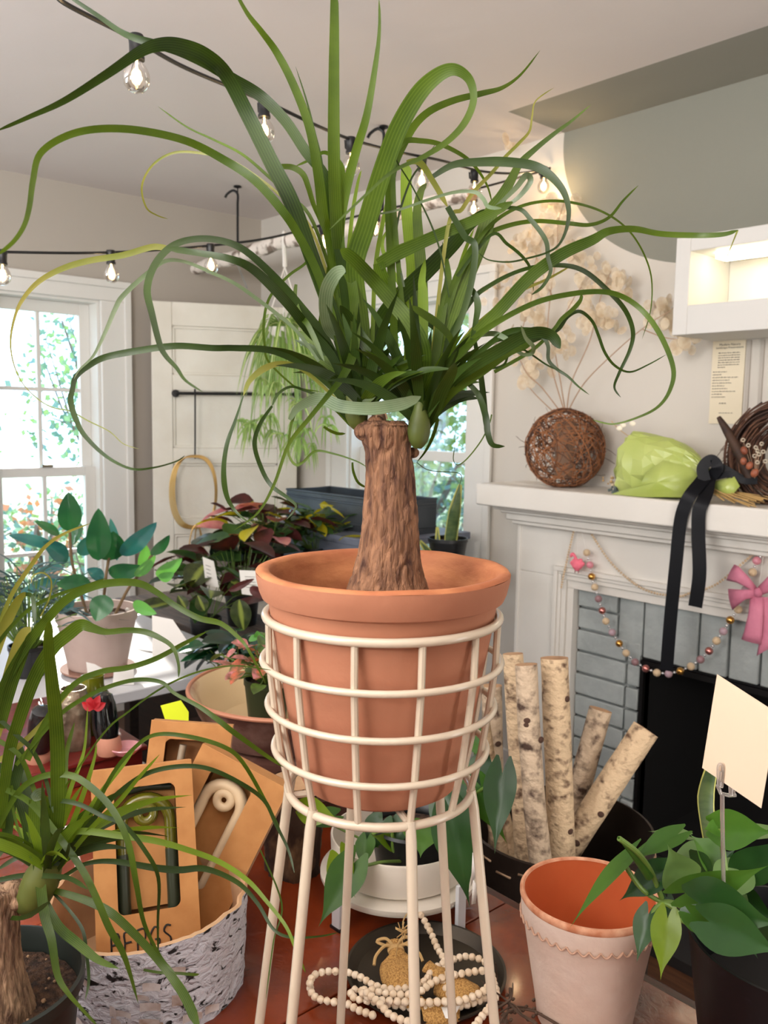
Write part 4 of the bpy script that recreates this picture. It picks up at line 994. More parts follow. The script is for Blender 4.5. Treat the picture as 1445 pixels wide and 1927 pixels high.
# twig ball vase with dried honesty
bcn=V((-1.795,2.405,MT+.132))
tw=mat('dark_twig',(104,70,50),.85,col2=(64,40,30),scale=30);tw2=mat('rusty_twig',(150,98,62),.85)
vb=thing('twig_ball_vase','round ball vase woven of dark brown twigs on the left end of the mantel','vase',(bcn.x,bcn.y,MT))
random.seed(41);m=M();Rb=.134
for i in range(185):
    ax=V((rnd(-1,1),rnd(-1,1),rnd(-1,1))).normalized();u=ax.orthogonal().normalized();v=ax.cross(u);h=rnd(-.75,.75)*Rb;r=math.sqrt(max(Rb*Rb-h*h,1e-5))*rnd(.95,1.02);a0=rnd(0,6.28);al=rnd(1.2,3.6)
    pts=[]
    for k in range(12):
        a=a0+al*k/11;p=bcn+ax*h+(u*math.cos(a)+v*math.sin(a))*r+V((rnd(-1,1),rnd(-1,1),rnd(-1,1)))*.0025;p.z=max(p.z,MT+.002);pts.append(p)
    m.tube(pts,rnd(.0010,.0022),5,mi=random.choice((0,1,1)))
for i in range(50):
    d=V((rnd(-1,1),rnd(-1,1),rnd(-.6,1))).normalized();p=bcn+d*Rb;t_=V((rnd(-1,1),rnd(-1,1),rnd(-1,1)));m.tube([p,p+d*.012+t_*.012,p+d*.018+t_*.028],.0008,4,mi=0)
m.build('woven_twigs',[tw,tw2],vb)
M().lathe([(.030,-.10),(.032,-.10),(.034,.09),(.031,.09)],bcn,24,loop=True).build('stem_tube',mat('clay_tube',(150,120,98),.8),vb)
dh=thing('dried_honesty','tall spray of dried honesty stems with papery cream seed discs in the twig ball vase','dried flowers',(bcn.x,bcn.y,MT+.15))
stemM=mat('dry_stem',(168,138,112),.8);discM=mat('papery_seed_disc',(228,212,184),.6,col2=(204,180,146),scale=50);discM.node_tree.nodes['Principled BSDF'].inputs['Alpha'].default_value=.62
st_=[[(1062,775),(1040,700),(1030,640),(1035,560),(1048,470),(1050,420),(1062,380)],[(1068,775),(1100,720),(1160,660),(1220,610),(1262,585)],
[(1058,780),(1020,730),(990,700),(975,650),(1000,560),(1010,470)],[(1052,785),(1010,745),(985,715)],[(1066,778),(1075,720),(1110,640),(1130,560),(1150,510)],[(1064,776),(1055,720),(1045,640),(1080,560),(1110,520)],[(1210,620),(1250,635),(1290,640)],[(1040,560),(1015,500),(1000,450)]]
m=M();dm=M();random.seed(42)
def disc(p,r):
    nrm=(V((rnd(-1,1),rnd(-1,1),rnd(-.6,.6)))-FWD*1.2).normalized();Rm_=align(nrm);k=12;vs=[p+Rm_@V((0,0,.0008)),p-Rm_@V((0,0,.0008))]
    for j in range(k):
        a=6.283*j/k;vs.append(p+Rm_@V((r*math.cos(a)*.85,r*math.sin(a),0)))
    vs=vs[2:];fs=[tuple(range(k))];dm.add(vs,fs)
for i,s_ in enumerate(st_):
    o=-.02+.012*i
    q=catmull([mz(px,py,2.42+o*.5-.002*k) for k,(px,py) in enumerate(s_)],6);m.tube(q,[.0022,.0018,.0012],6)
clus=[(1000,450,14),(1040,400,12),(1050,440,12),(1070,470,10),(1100,480,8),(985,460,6),(1010,490,8),(1110,520,10),(1145,520,14),(1160,540,10),(1125,590,12),(1150,600,10),(1100,560,8),(1085,600,4),(1082,632,3),(985,560,10),(960,545,6),(1000,600,14),(1030,620,12),(1060,650,8),(970,640,8),(1000,680,8),(1015,700,6),(990,700,5),(1240,590,9),(1260,610,8),(1275,640,8),(1258,570,6),(1290,545,3),(1300,640,5),(945,520,6),(930,560,4),(1025,540,8),(1060,380,5),(1155,528,5),(965,270,3)]
for (px,py,n) in clus:
    for k in range(n): 
        p=mz(px+rnd(-24,24),py+rnd(-22,22),2.43+rnd(-.05,.07));disc(p,rnd(.015,.024))
m.build('stems',stemM,dh);tag(dm.build('seed_discs',discM,dh,smooth=False),kind='stuff')
# bouquet in green paper lying on the mantel
gp=mat('lime_tissue_paper',(184,196,116),.30,col2=(160,176,84),scale=5)
bq=thing('wrapped_bouquet','dried flower bouquet wrapped in lime green paper lying on the mantel, tied with black ribbon','bouquet',tuple(mz(1250,935,2.36)))
bq['_o']=tuple(bq.location)
kn=mz(1330,893,2.36);kn.z=MT+.038
# mouth ring & facets
random.seed(51)
def ringpts(px,top,bot,y,dy,n=18,jit=.004):
    a=mz(px,top,y);b=mz(px,bot,y);c=(a+b)/2;c.z=max((a.z+b.z)/2,MT+.01);h=(a.z-b.z)/2
    out=[]
    for i in range(n):
        an=2*math.pi*i/n;zz=c.z+h*math.sin(an);zz=max(zz,MT+.001)
        out.append(V((c.x+.0*math.cos(an),c.y+dy*math.cos(an),zz))+V((rnd(-jit,jit),rnd(-jit,jit),rnd(-jit,jit)*.7)))
        out[-1].z=max(out[-1].z,MT+.0008)
    return out
secs=[(1172,850,936,.045,.006),(1180,822,939,.052,.007),(1192,812,940,.057,.006),(1210,814,941,.062,.006),(1228,818,941,.061,.006),(1245,822,940,.060,.006),(1262,827,939,.055,.005),(1278,833,938,.050,.005),(1294,842,934,.042,.004),(1308,854,925,.032,.003),(1320,868,916,.024,.002),(1332,879,905,.014,.001)]
m=M();vs=[];n=30
for (px,t_,b_,dy,j) in secs: vs+=ringpts(px,t_,b_,2.36,dy,n,j)
fs=[]
for i in range(len(secs)-1):
    for j in range(n): 
        a,b,c,d=i*n+j,i*n+(j+1)%n,(i+1)*n+(j+1)%n,(i+1)*n+j
        if (i+j)%2: fs+=[(a,b,c),(a,c,d)]
        else: fs+=[(a,b,d),(b,c,d)]
m.add(vs,fs)
# overlapping front flap
fl=[mz(1150,938,2.30),mz(1205,940,2.285),mz(1290,936,2.30),mz(1325,905,2.335),mz(1300,880,2.315),mz(1248,866,2.295),mz(1215,890,2.29),mz(1205,912,2.285)]
for v in fl: v.z=max(v.z,MT+.001)
cc=sum(fl,V((0,0,0)))/len(fl)-V((0,.012,0));vs=[cc]+fl;m.add(vs,[(0,i+1,(i+1)%8+1) for i in range(8)])
m.build('paper_wrap',gp,bq,angle=12,solid=.0006)
m=M();tl=[mz(1345,905,2.34),mz(1382,897,2.33),mz(1392,915,2.33),mz(1375,935,2.32),mz(1345,930,2.33)]
for v in tl: v.z=max(v.z,MT+.001)
m.add([sum(tl,V((0,0,0)))/5-V((0,.008,0))]+tl,[(0,i+1,(i+1)%5+1) for i in range(5)]);m.build('paper_tail',gp,bq,angle=12,solid=.0006)
m=M()
for i in range(34):
    s=kn+V((rnd(-.004,.004),rnd(-.008,.008),rnd(-.008,.006)));e=s+V((rnd(.09,.19),rnd(-.09,.03),0));e.z=MT+.003+rnd(0,.02);m.tube([s,s.lerp(e,.5)+V((0,0,rnd(0,.006))),e],rnd(.0012,.0022),5)
m.build('stem_ends',mat('straw_stem',(186,152,96),.7),bq)
m=M()
for (px,py,c,r,n_) in ((1168,885,0,.010,16),(1158,905,1,.009,18),(1178,870,2,.008,10),(1152,925,3,.012,9),(1142,905,0,.008,7)):
    for k in range(n_):
        p=mz(px+rnd(-9,12),py+rnd(-9,9),2.34+rnd(-.02,.02));p.z=max(p.z,MT+.004)
        m.ell(p,(r*rnd(.3,.6),)*3,seg=8,rings=6,mi=c)
for (px,py) in ((1172,800),(1190,797),(1165,806)): m.ell(mz(px,py,2.36),(.011,.003,.008),seg=10,rings=6,mi=4)
m.tube(catmull([mz(1184,822,2.36),mz(1165,808,2.36),mz(1150,792,2.36)],4),.0012,5,mi=0)
for (px,py) in ((1183,843),(1181,851)): m.ell(mz(px,py,2.345),(.006,.006,.010),seg=8,rings=6,mi=5)
m.build('dried_flowers',[mat('dry_tan_flower',(176,142,90),.8),mat('dry_cream_flower',(220,204,172),.7),mat('dry_brown_flower',(120,84,60),.8),mat('thistle_blue_grey',(96,108,104),.8),mat('white_petal',(240,230,208),.7),mat('dried_crimson_flower',(128,22,46),.6)],bq)
# ribbon
rbM=mat('black_satin_ribbon',(7,8,12),.5,spec=.2,col2=(12,13,18),scale=3)
rbn=thing('black_ribbon','black satin ribbon tied round the bouquet, its long tails hanging over the mantel edge','ribbon',tuple(kn))
def rib(ctl,w,nm='tail',twist=0):
    pts=[PY(px,py,y) for px,py,y in ctl];mm=M();mm.ribbon(pts,[w*dep(x)/1620 for x in pts],roll=[0,twist],fold=.02,res=8,nrm=V((.25,-1,.15)).normalized(),tip=False);return mm.build(nm,rbM,rbn)
rib([(1332,890,2.335),(1318,908,2.30),(1300,930,2.262),(1287,955,2.255),(1279,990,2.255),(1272,1060,2.255),(1262,1160,2.255),(1254,1262,2.255)],25)
rib([(1335,893,2.335),(1330,925,2.29),(1322,945,2.262),(1315,965,2.255),(1314,1010,2.255),(1316,1080,2.255),(1308,1142,2.255)],26)
rib([(1326,905,2.31),(1322,880,2.31),(1338,866,2.32),(1350,880,2.32),(1338,898,2.325)],22,'loop')
rib([(1345,872,2.33),(1365,883,2.34),(1395,900,2.35),(1415,905,2.35)],14,'loop')
rib([(1345,898,2.33),(1375,893,2.33),(1400,905,2.34),(1425,905,2.34)],12,'loop')
M().ell(kn+V((0,-.02,0)),(.014,.012,.016),seg=12,rings=8).build('knot',rbM,rbn)
# grapevine wreath-like nest, far right
nw=mz(1478,842,2.41);nw.z=MT+.135;vn=thing('grapevine_bundle','big rounded bundle of dark curved vine twigs at the right end of the mantel','wreath',(nw.x,nw.y,MT))
random.seed(61);m=M()
for i in range(150):
    a0=rnd(1.2,3.2);h=rnd(-.05,.05);r=rnd(.07,.165);al=rnd(1.0,2.6);pts=[]
    for k in range(10):
        a=a0+al*(k/9)*random.choice((1,1));p=nw+V((r*math.cos(a)*.95,h+rnd(-.004,.004),r*math.sin(a)));p.z=max(p.z,MT+.003);p.x=min(p.x,nw.x+.16);pts.append(p)
    m.tube(catmull(pts[::3],3),rnd(.0012,.0028),5,mi=random.choice((0,0,1)))
for i in range(40):
    p=nw+V((rnd(-.15,-.09),rnd(-.04,.02),rnd(-.02,.06)));m.tube(catmull([p,p+V((-.02,0,-.015)),p+V((-.045,rnd(-.01,.01),-.04-rnd(0,.02)))],3),.0009,4)
m.build('vine_twigs',[tw,mat('dark_vine',(58,40,32),.85)],vn)
sd=M();a=mz(1352,785,2.36);b=mz(1400,868,2.36);c_=mz(1412,905,2.36);c_.z=max(c_.z,MT+.012)
sd.tube(catmull([a,a.lerp(b,.5)+V((0,0,.003)),b,c_],5),[.006,.0125,.015,.016,.011],12)
tag(sd.build('dried_pod',mat('dark_seed_pod',(44,28,20),.7,col2=(70,46,30),scale=30),loc=tuple(c_)),'long dark dried seed pod leaning before the wall note at the mantel right end','seed pod')
ff=thing('dried_flower_sprig','sprig of tiny white star flowers and copper bells before the vine bundle','dried flowers',tuple(mz(1415,905,2.33)))
ff['_o']=tuple(V(ff.location));m=M();m2=M();m3=M();random.seed(62)
for (px,py) in ((1433,835),(1422,842),(1425,848),(1428,855),(1440,868),(1425,870),(1408,838),(1398,828),(1420,858),(1436,850)):
    p=mz(px,py,2.32+rnd(-.01,.01));nrm=-FWD+V((rnd(-.4,.4),rnd(-.4,.4),rnd(-.2,.4)));Rm_=align(nrm)
    for k in range(7):
        a=6.283*k/7;m.ell(p+Rm_@V((.0045*math.cos(a),.0045*math.sin(a),0)),(.003,.003,.0012),seg=6,rings=4)
    m2.ell(p+Rm_@V((0,0,.001)),.0016,seg=6,rings=4);m3.tube([p,mz(1420,900,2.34)],.0007,4)
m.build('white_petals',MATS['white_petal'],ff);m2.build('flower_centres',mat('dark_centre',(60,44,30),.8),ff);m3.build('thin_stems',stemM,ff)
m=M()
for (px,py,r) in ((1400,848,.012),(1399,868,.011),(1410,876,.012),(1420,890,.013)):
    p=mz(px,py,2.325);p.z=max(p.z,MT+.012);m.ell(p,(r*.8,r*.7,r),rot=Matrix.Rotation(rnd(-.6,.6),3,'Y'),seg=12,rings=8)
m.build('copper_bells',mat('copper_brown_pod',(166,96,66),.5,col2=(120,62,40),scale=40),ff)
# ================================================================ GARLANDS on the mantel front
wood=mat('raw_wood_bead',(214,190,158),.6,col2=(202,176,140),scale=40);gold=mat('gold_bead',(214,160,84),.15,metal=.9);rose=mat('rose_gold_bead',(206,132,124),.15,metal=.8)
pink=mat('pink_glass_bead',(226,160,178),.15,trans=.3);mauv=mat('mauve_glass_bead',(168,132,138),.12,trans=.3);lil=mat('lilac_glass_bead',(196,170,184),.12,trans=.3);silv=mat('silver_spacer',(220,220,222),.2,metal=.9);creamB=mat('cream_bead',(226,216,192),.5)
pin1=PY(1087,970,2.42);pin2=PY(1440,1018,2.42)
for p,l in ((pin1,'black push pin at the left end of the bead garlands under the mantel'),(pin2,'black push pin at the right end of the bead garlands, above the pink bow')):
    tag(M().lathe([(0,-.022),(.0055,-.020),(.0065,-.012),(.004,-.006),(.006,0),(.001,.002),(.0008,.03)],p,14,rot=align((0,1,0))).build('push_pin',blackP,loc=tuple(p)),l,'pin')
gl=thing('bead_garland','garland of large wooden, pink, gold and mauve beads draped below the mantel','garland',tuple(pin1))
gb=[(1104,1040,0),(1110,1063,1),(1113,1085,2),(1119,1105,0),(1126,1127,3),(1133,1149,4),(1140,1169,0),(1152,1190,5),(1165,1211,2),(1178,1229,0),(1195,1246,3),(1215,1258,4),(1236,1266,0),(1258,1268,5),(1280,1263,2),(1300,1254,0),(1318,1241,3),(1334,1225,4),(1348,1206,0),(1361,1188,5),(1374,1167,2),(1389,1147,0),(1403,1110,5),(1416,1077,0),(1424,1055,1),(1436,1040,2)]
bm=[wood,pink,gold,mauv,rose,lil];GY=2.415
pts=[PY(a,b,GY) for a,b,_ in gb]
M().tube([pin1]+catmull(pts,3)+[pin2],.0007,5).build('thread',cordM,gl)
protoB={}
for (a,b,k),p in zip(gb,pts):
    if k not in protoB:
        mm=M().ell((0,0,0),.0122,seg=18,rings=12);protoB[k]=local_mesh('bead',mm,bm[k],gl,p)
    else: copy_part(protoB[k],gl,p)
sp0=None
for i in range(len(pts)-1):
    p=(pts[i]+pts[i+1])/2
    if sp0 is None: sp0=local_mesh('spacer_bead',M().ell((0,0,0),.0045,seg=10,rings=8),silv,gl,p)
    else: copy_part(sp0,gl,p)
def small_garland(nm,label,ctl,r,y,m_,gap=2.05):
    pts=[PY(a,b,y) for a,b in ctl];q=catmull(pts,30);t=thing(nm,label,'garland',tuple(q[0]));L_=0;out=[q[0]]
    for a,b in zip(q[:-1],q[1:]):
        L_+=(b-a).length
        if L_>=r*gap: out.append(b);L_=0
    M().tube(out,r*.25,5).build('thread',cordM,t)
    pr=None
    for i,p in enumerate(out[:100]):
        if pr is None: pr=local_mesh('bead',M().ell((0,0,0),r,seg=8,rings=6),m_,t,p)
        else: copy_part(pr,t,p)
    if len(out)>100:
        mm=M()
        for p in out[100:]: mm.ell(p,r,seg=8,rings=6)
        tag(mm.build('bead',m_,t),kind='stuff')
small_garland('bead_garland','fine garland of tiny natural wood beads swagged across the mantel frieze',
 [(1056,1105),(1062,1075),(1070,1040),(1078,1005),(1087,972),(1092,972),(1111,1002),(1130,1032),(1149,1058),(1172,1081),(1202,1104),(1228,1115),(1255,1120),(1281,1122),(1296,1117),(1326,1109),(1353,1096),(1390,1066),(1417,1043),(1438,1024)],.0042,2.424,wood)
# flamingo ornament
fm=thing('flamingo_ornament','small bright pink felt flamingo ornament hanging below the left push pin','ornament',tuple(PY(1083,1082,2.405)))
fm['_o']=tuple(V(fm.location));pk=mat('hot_pink_felt',(244,120,140),.8,bump=.3,bscale=200)
m=M();c=PY(1086,1062,2.405);m.ell(c,(.022,.014,.019),seg=20,rings=14)
for (dx,dz,r) in ((-.019,.002,.009),(.02,.004,.009),(.013,.014,.008),(-.012,.011,.008),(0,-.013,.011)): m.ell(c+V((dx,0,dz)),(r,r*.8,r),seg=12,rings=8)
m.tube(catmull([c+V((-.004,0,.012)),c+V((-.008,-.002,.024)),c+V((-.016,-.003,.034)),c+V((-.022,-.003,.030)),c+V((-.025,-.003,.022))],4),[.007,.005,.005,.006,.003],10)
m.build('body',pk,fm)
M().tube([c+V((-.025,-.003,.023)),c+V((-.027,-.003,.016))],[.0025,.0008],8).build('beak',creamB,fm)
for dx in (-.007,.007): M().tube([c+V((dx,0,-.018)),c+V((dx,-.001,-.030))],.0016,6).build('leg',mat('pink_brown_leg',(150,92,84),.7),fm)
M().tube([pin1,c+V((0,0,.018))],.0005,4).build('thread',cordM,fm)
# pink bow
bw=thing('pink_velvet_bow','dusty pink velvet bow with long tails hung at the right end of the garlands','bow',tuple(PY(1428,1115,2.39)))
bw['_o']=tuple(V(bw.location));vel=mat('dusty_pink_velvet',(206,126,148),.75,col2=(190,108,132),scale=14,bump=.2,bscale=60)
def patch(nm,rows,m_,t,bul=.006,solid=.0015):
    """ruled cloth patch: rows of (px0,py0,px1,py1,y)"""
    mm=M();vs=[];k=7
    for r_ in rows:
        a=PY(r_[0],r_[1],r_[4]);b=PY(r_[2],r_[3],r_[4])
        for j in range(k): u=j/(k-1);vs.append(a.lerp(b,u)+V((0,-bul*math.sin(math.pi*u),0)))
    fs=[(i*k+j,i*k+j+1,(i+1)*k+j+1,(i+1)*k+j) for i in range(len(rows)-1) for j in range(k-1)]
    return mm.add(vs,fs).build(nm,m_,t,angle=180,solid=solid)
patch('loop',[(1424,1105,1424,1122,2.385),(1408,1085,1410,1108,2.37),(1390,1066,1386,1096,2.365),(1382,1062,1367,1092,2.375)],vel,bw)
patch('loop',[(1424,1108,1424,1124,2.38),(1400,1110,1402,1128,2.37),(1370,1108,1378,1148,2.372)],vel,bw)
patch('loop',[(1426,1105,1426,1122,2.385),(1445,1085,1447,1115,2.37),(1475,1070,1475,1110,2.375)],vel,bw)
patch('tail',[(1412,1122,1438,1124,2.38),(1408,1155,1436,1160,2.37),(1400,1190,1434,1195,2.372),(1395,1203,1432,1213,2.375)],vel,bw)
patch('tail',[(1430,1122,1448,1124,2.385),(1434,1160,1455,1165,2.38),(1430,1200,1460,1205,2.38),(1424,1234,1458,1215,2.38)],vel,bw)
c=PY(1427,1115,2.378);M().ell(c,(.013,.011,.014),seg=14,rings=10).build('knot',vel,bw)
M().tube([pin2,PY(1428,1105,2.39)],.0007,4).build('hanging_thread',cordM,bw)
# ================================================================ LOGS in metal drum
dc=P(1050,1640,1.50);dc=V((dc.x,dc.y,0));DR=.165;rz=.70
iron=mat('rusted_dark_steel',(62,52,46),.5,metal=.6,col2=(44,34,28),scale=14)
dr_=thing('metal_drum','round dark riveted steel drum holding birch logs, behind the table edge','drum',(dc.x,dc.y,0))
M().lathe([(0,.02),(DR-.01,.02),(DR-.01,0),(DR,0),(DR,.45),(DR+.002,rz-.045),(DR+.002,rz),(DR-.003,rz+.001),(DR-.004,rz-.05),(DR-.006,.1),(0,.1)],dc,64).build('shell',iron,dr_,angle=30)
for k in range(24):
    a=A0+k*6.283/24;d=V((math.cos(a),math.sin(a),0));tv=V((-d.y,d.x,0))
    if k==0: rv=local_mesh('slot',M().box((0,0,0),(.004,.030,.003)),mat('slot_glint',(170,140,112),.5,metal=.3),dr_,dc+d*(DR+.002)+W*(rz-.022));rv.rotation_euler=(0,0,a)
    else:
        c=copy_part(rv,dr_,dc+d*(DR+.002)+W*(rz-.022-.012*(k%2)),rot=(0,0,a))
logM=mat('birch_log_bark',(200,174,140),.8,col2=(88,62,44),scale=48,stretch=(1,1,1.3),detail=9,bump=.8,bscale=60,lo=.52,hi=.70)
logM2=mat('birch_log_bark_grey',(190,168,142),.8,col2=(70,50,38),scale=40,stretch=(1,1,1.2),detail=9,bump=.9,bscale=50,lo=.5,hi=.68)
endM=mat('log_end_grain',(176,140,104),.8,col2=(150,112,80),scale=30)
knotM=mat('dark_knot',(70,46,34),.9)
random.seed(71)
lgs=[((965,1230),(990,1620),40,1.47,'tall thin upright birch log with dark cut top, just left of the cracked-bark log',logM),((990,1250),(1020,1640),44,1.40,'birch log with a cracked bark ridge near its top, between two taller upright logs',logM2),
((1043,1238),(1055,1650),54,1.45,'thickest upright birch log in the middle of the drum, pale bark and small knots',logM),((1130,1335),(1060,1600),44,1.56,'birch log leaning right, the shorter one in front of the painted brick',logM2),
((1215,1372),(1068,1600),54,1.50,'long birch log leaning far right before the black firebox',logM),((925,1290),(932,1600),40,1.62,'brown birch log at the left back of the drum, beside the wire stand',logM2),
((918,1440),(972,1660),40,1.52,'short pale birch log leaning at the drum left side near the wire stand',logM),((905,1360),(945,1620),36,1.52,'birch log mostly hidden behind the heart leaves, far left in the drum',logM)]
for (a,b,w_,d,lab,mm_) in lgs:
    A_=P(a[0],a[1],d+.03);B_=P(b[0],b[1],d-.02*(1 if d<1.5 else 0));ax=(B_-A_).normalized();Ln=((A_.z-.12)/-ax.z) if ax.z<-.3 else .6
    # run on down into the drum
    foot=A_+ax*Ln
    rr=w_/1620*d/2;hor=V((foot.x-dc.x,foot.y-dc.y,0))
    if hor.length>DR-.03: 
        lim=dc+hor.normalized()*(DR-.035);
        # bend stays straight: shorten until inside drum
        k=Ln
        while k>.2:
            f_=A_+ax*k
            if V((f_.x-dc.x,f_.y-dc.y,0)).length<DR-.03: break
            k-=.01
        foot=A_+ax*k
    lt=thing('birch_log',lab,'log',tuple(foot),'birch logs standing in the steel drum')
    n=28;R_=align(A_-foot);L2_=(A_-foot).length;vs=[];fs=[];seg=24
    sd_=rnd(0,50)
    bend=V((rnd(-.004,.004),rnd(-.004,.004),0))
    for i in range(seg+1):
        z=L2_*i/seg
        for j in range(n):
            an=6.28318*j/n;r=rr*(1+.05*noise.noise(V((math.cos(an)*1.5,math.sin(an)*1.5,z*9+sd_)))+.03*noise.noise(V((math.cos(an)*5,math.sin(an)*5,z*60+sd_))))
            vs.append(foot+R_@(V((r*math.cos(an),r*math.sin(an),z))+bend*math.sin(math.pi*i/seg)))
    for i in range(seg):
        for j in range(n): fs.append((i*n+j,i*n+(j+1)%n,(i+1)*n+(j+1)%n,(i+1)*n+j))
    m=M().add(vs,fs);m.build('bark',mm_,lt,angle=180)
    m=M();ee=vs[-n:];cc=sum(ee,V((0,0,0)))/n;m.add([cc+(A_-foot).normalized()*.001]+ee,[(0,1+j,1+(j+1)%n) for j in range(n)]);m.build('cut_end',endM,lt)
    m=M()
    for k in range(random.choice((2,3))):
        an=A0+rnd(-.7,.9);z=L2_*rnd(.45,.93);dd=R_@V((0,0,1));hd=V((math.cos(an),math.sin(an),0));hd=(hd-dd*hd.dot(dd)).normalized();c=foot+dd*z+hd*rr*.99
        m.ell(c,(.003,.007,.0055),rot=align(dd,hd) ,seg=10,rings=6)
    m.build('knots',knotM,lt)
# ================================================================ RIGHT: whitewashed pot, heart-leaf plant, card holder
def at(px,py,Y): return P(px,py,Y)
c=PZ(1108,1905,TZ);c=V((c.x,c.y,0));
a_=P(978,1680,.92);b_=P(1238,1700,.92);cr=(a_+b_)/2
wc=V((cr.x,cr.y,0));RR2=(a_-b_).length/2*.985
wash=mat('whitewashed_terracotta',(226,208,194),.85,col2=(206,174,152),scale=9,detail=8,bump=.15,bscale=60,lo=.3,hi=.75)
orng=mat('raw_orange_clay',(206,104,52),.7,col2=(186,84,38),scale=6)
wp=thing('whitewashed_pot','empty whitewashed terracotta pot with scalloped band, orange clay inside','pot',(wc.x,wc.y,TZ))
zr2=.902;q=RR2
M().lathe([(.02,TZ+.001),(q*.66,TZ),(q*.69,TZ+.003),(q*.74,TZ+.03),(q*.94,zr2-.032),(q*.965,zr2-.028),(q*.985,zr2-.004)],wc,96).build('body',wash,wp,angle=25)
M().lathe([(q*.985,zr2-.006),(q,zr2-.004),(q,zr2),(q*.985,zr2+.0022),(q*.955,zr2+.0022),(q*.93,zr2)],wc,96).build('rim',mat('rim_clay',(224,170,136),.8,col2=(190,120,84),scale=60),wp)
M().lathe([(q*.94,zr2+.001),(q*.92,zr2-.02),(q*.70,TZ+.03),(q*.6,TZ+.012),(0,TZ+.010)],wc,96).build('inner_wall',orng,wp)
m=M();n=40
for k in range(n):
    a0=6.28318*k/n;pts=[]
    for i in range(9):
        t=i/8;a=a0+t*6.28318/n;z=zr2-.024-.0055*math.sin(math.pi*t);r=q*(.965-.0)+.0012;pts.append(V((wc.x+r*math.cos(a),wc.y+r*math.sin(a),z)))
    m.tube(pts,.0011,6)
m.build('scalloped_band',mat('scallop_dark_clay',(196,158,134),.85),wp)  # scallop line in a darker clay than the pot body
random.seed(81)
# black pot + heart leaf philodendron
bk=P(1492,1830,.80);bk=V((bk.x,bk.y,0))
bpm=mat('glossy_black_plastic',(6,7,9),.42,spec=.3,col2=(20,21,26),scale=90,lo=.6,hi=.75)
b2=thing('black_pot','speckled black plastic pot on a bark slice at the right edge of the table','pot',(bk.x,bk.y,TZ+.03))
M().lathe([(.02,TZ+.031),(.074,TZ+.03),(.082,TZ+.04),(.098,.905),(.101,.925),(.098,.925),(.095,.90),(.090,.86)],bk,64).build('body',bpm,b2,angle=30)
M().lathe([(0,.862),(.05,.862),(.090,.860)],bk,40).build('soil',mat('shaded_pot_soil',(16,12,9),.9),b2)  # soil coloured near black to stand in for shade inside the pot
bs=thing('bark_slice','thick round bark slice under the black pot at the table right edge','wood slice',(bk.x,bk.y,TZ))
m=M().lathe([(0,TZ),(.088,TZ),(.091,TZ+.01),(.09,TZ+.022),(.086,TZ+.0295),(0,TZ+.0295)],bk,48);m.disp(lambda v:v+(v-V((bk.x,bk.y,v.z)))*.06*noise.noise(v*40));m.build('bark',mat('slice_bark',(96,74,58),.9,col2=(190,170,144),scale=50,bump=.8,bscale=70,lo=.55,hi=.7),bs)
phM=mat('philodendron_leaf',(46,84,26),.42,col2=(70,110,34),scale=10,trans=.22,spec=.35)
phD=mat('philodendron_leaf_dark',(26,56,24),.34,col2=(40,76,30),scale=10,trans=.12,spec=.4)
phY=mat('philodendron_leaf_young',(116,140,24),.35,col2=(96,126,24),scale=8,trans=.3)
phS=mat('philodendron_leaf_sage',(84,116,62),.4,col2=(100,130,72),scale=12,trans=.2)
phStem=mat('philodendron_stem',(96,124,50),.45)
ph=thing('heartleaf_plant','heart-leaf philodendron with glossy and lime leaves in the black pot at right','plant',(bk.x,bk.y,.862))
def hleaf(t,base,tip,w,m_,d0,d1,tilt=0,up=.0,curl=.1,kind='heart',fold=.1,nm='leaf'):
    """leaf between two image points at depths d0,d1, facing the viewer more or less; w in px"""
    B_=P(base[0],base[1],d0);T_=P(tip[0],tip[1],d1);t_=(T_-B_).normalized()
    n_=(CAM-(B_+T_)/2).normalized();n_=(n_-t_*n_.dot(t_)).normalized();n_=Matrix.Rotation(math.radians(tilt),3,t_)@n_
    wid=w/1620*(d0+d1)/2/max(.35,math.cos(math.radians(tilt)))
    m=M().blade(B_,T_,n_,wid,kind,curl=curl,fold=fold,nu=16,nv=8);o=m.build(nm,m_,t,angle=180);
    # pointed drip tip + midrib
    return o
PL_=[((1303,1840),(1250,1760),(1242,1855),60,phM,.80,.79,30,.1), # placeholder
]
def stemt(t,pts,r=.0022,m_=None,nm='stem'):
    return M().tube(catmull([P(*p) for p in pts],6),r,8).build(nm,m_ or phStem,t)
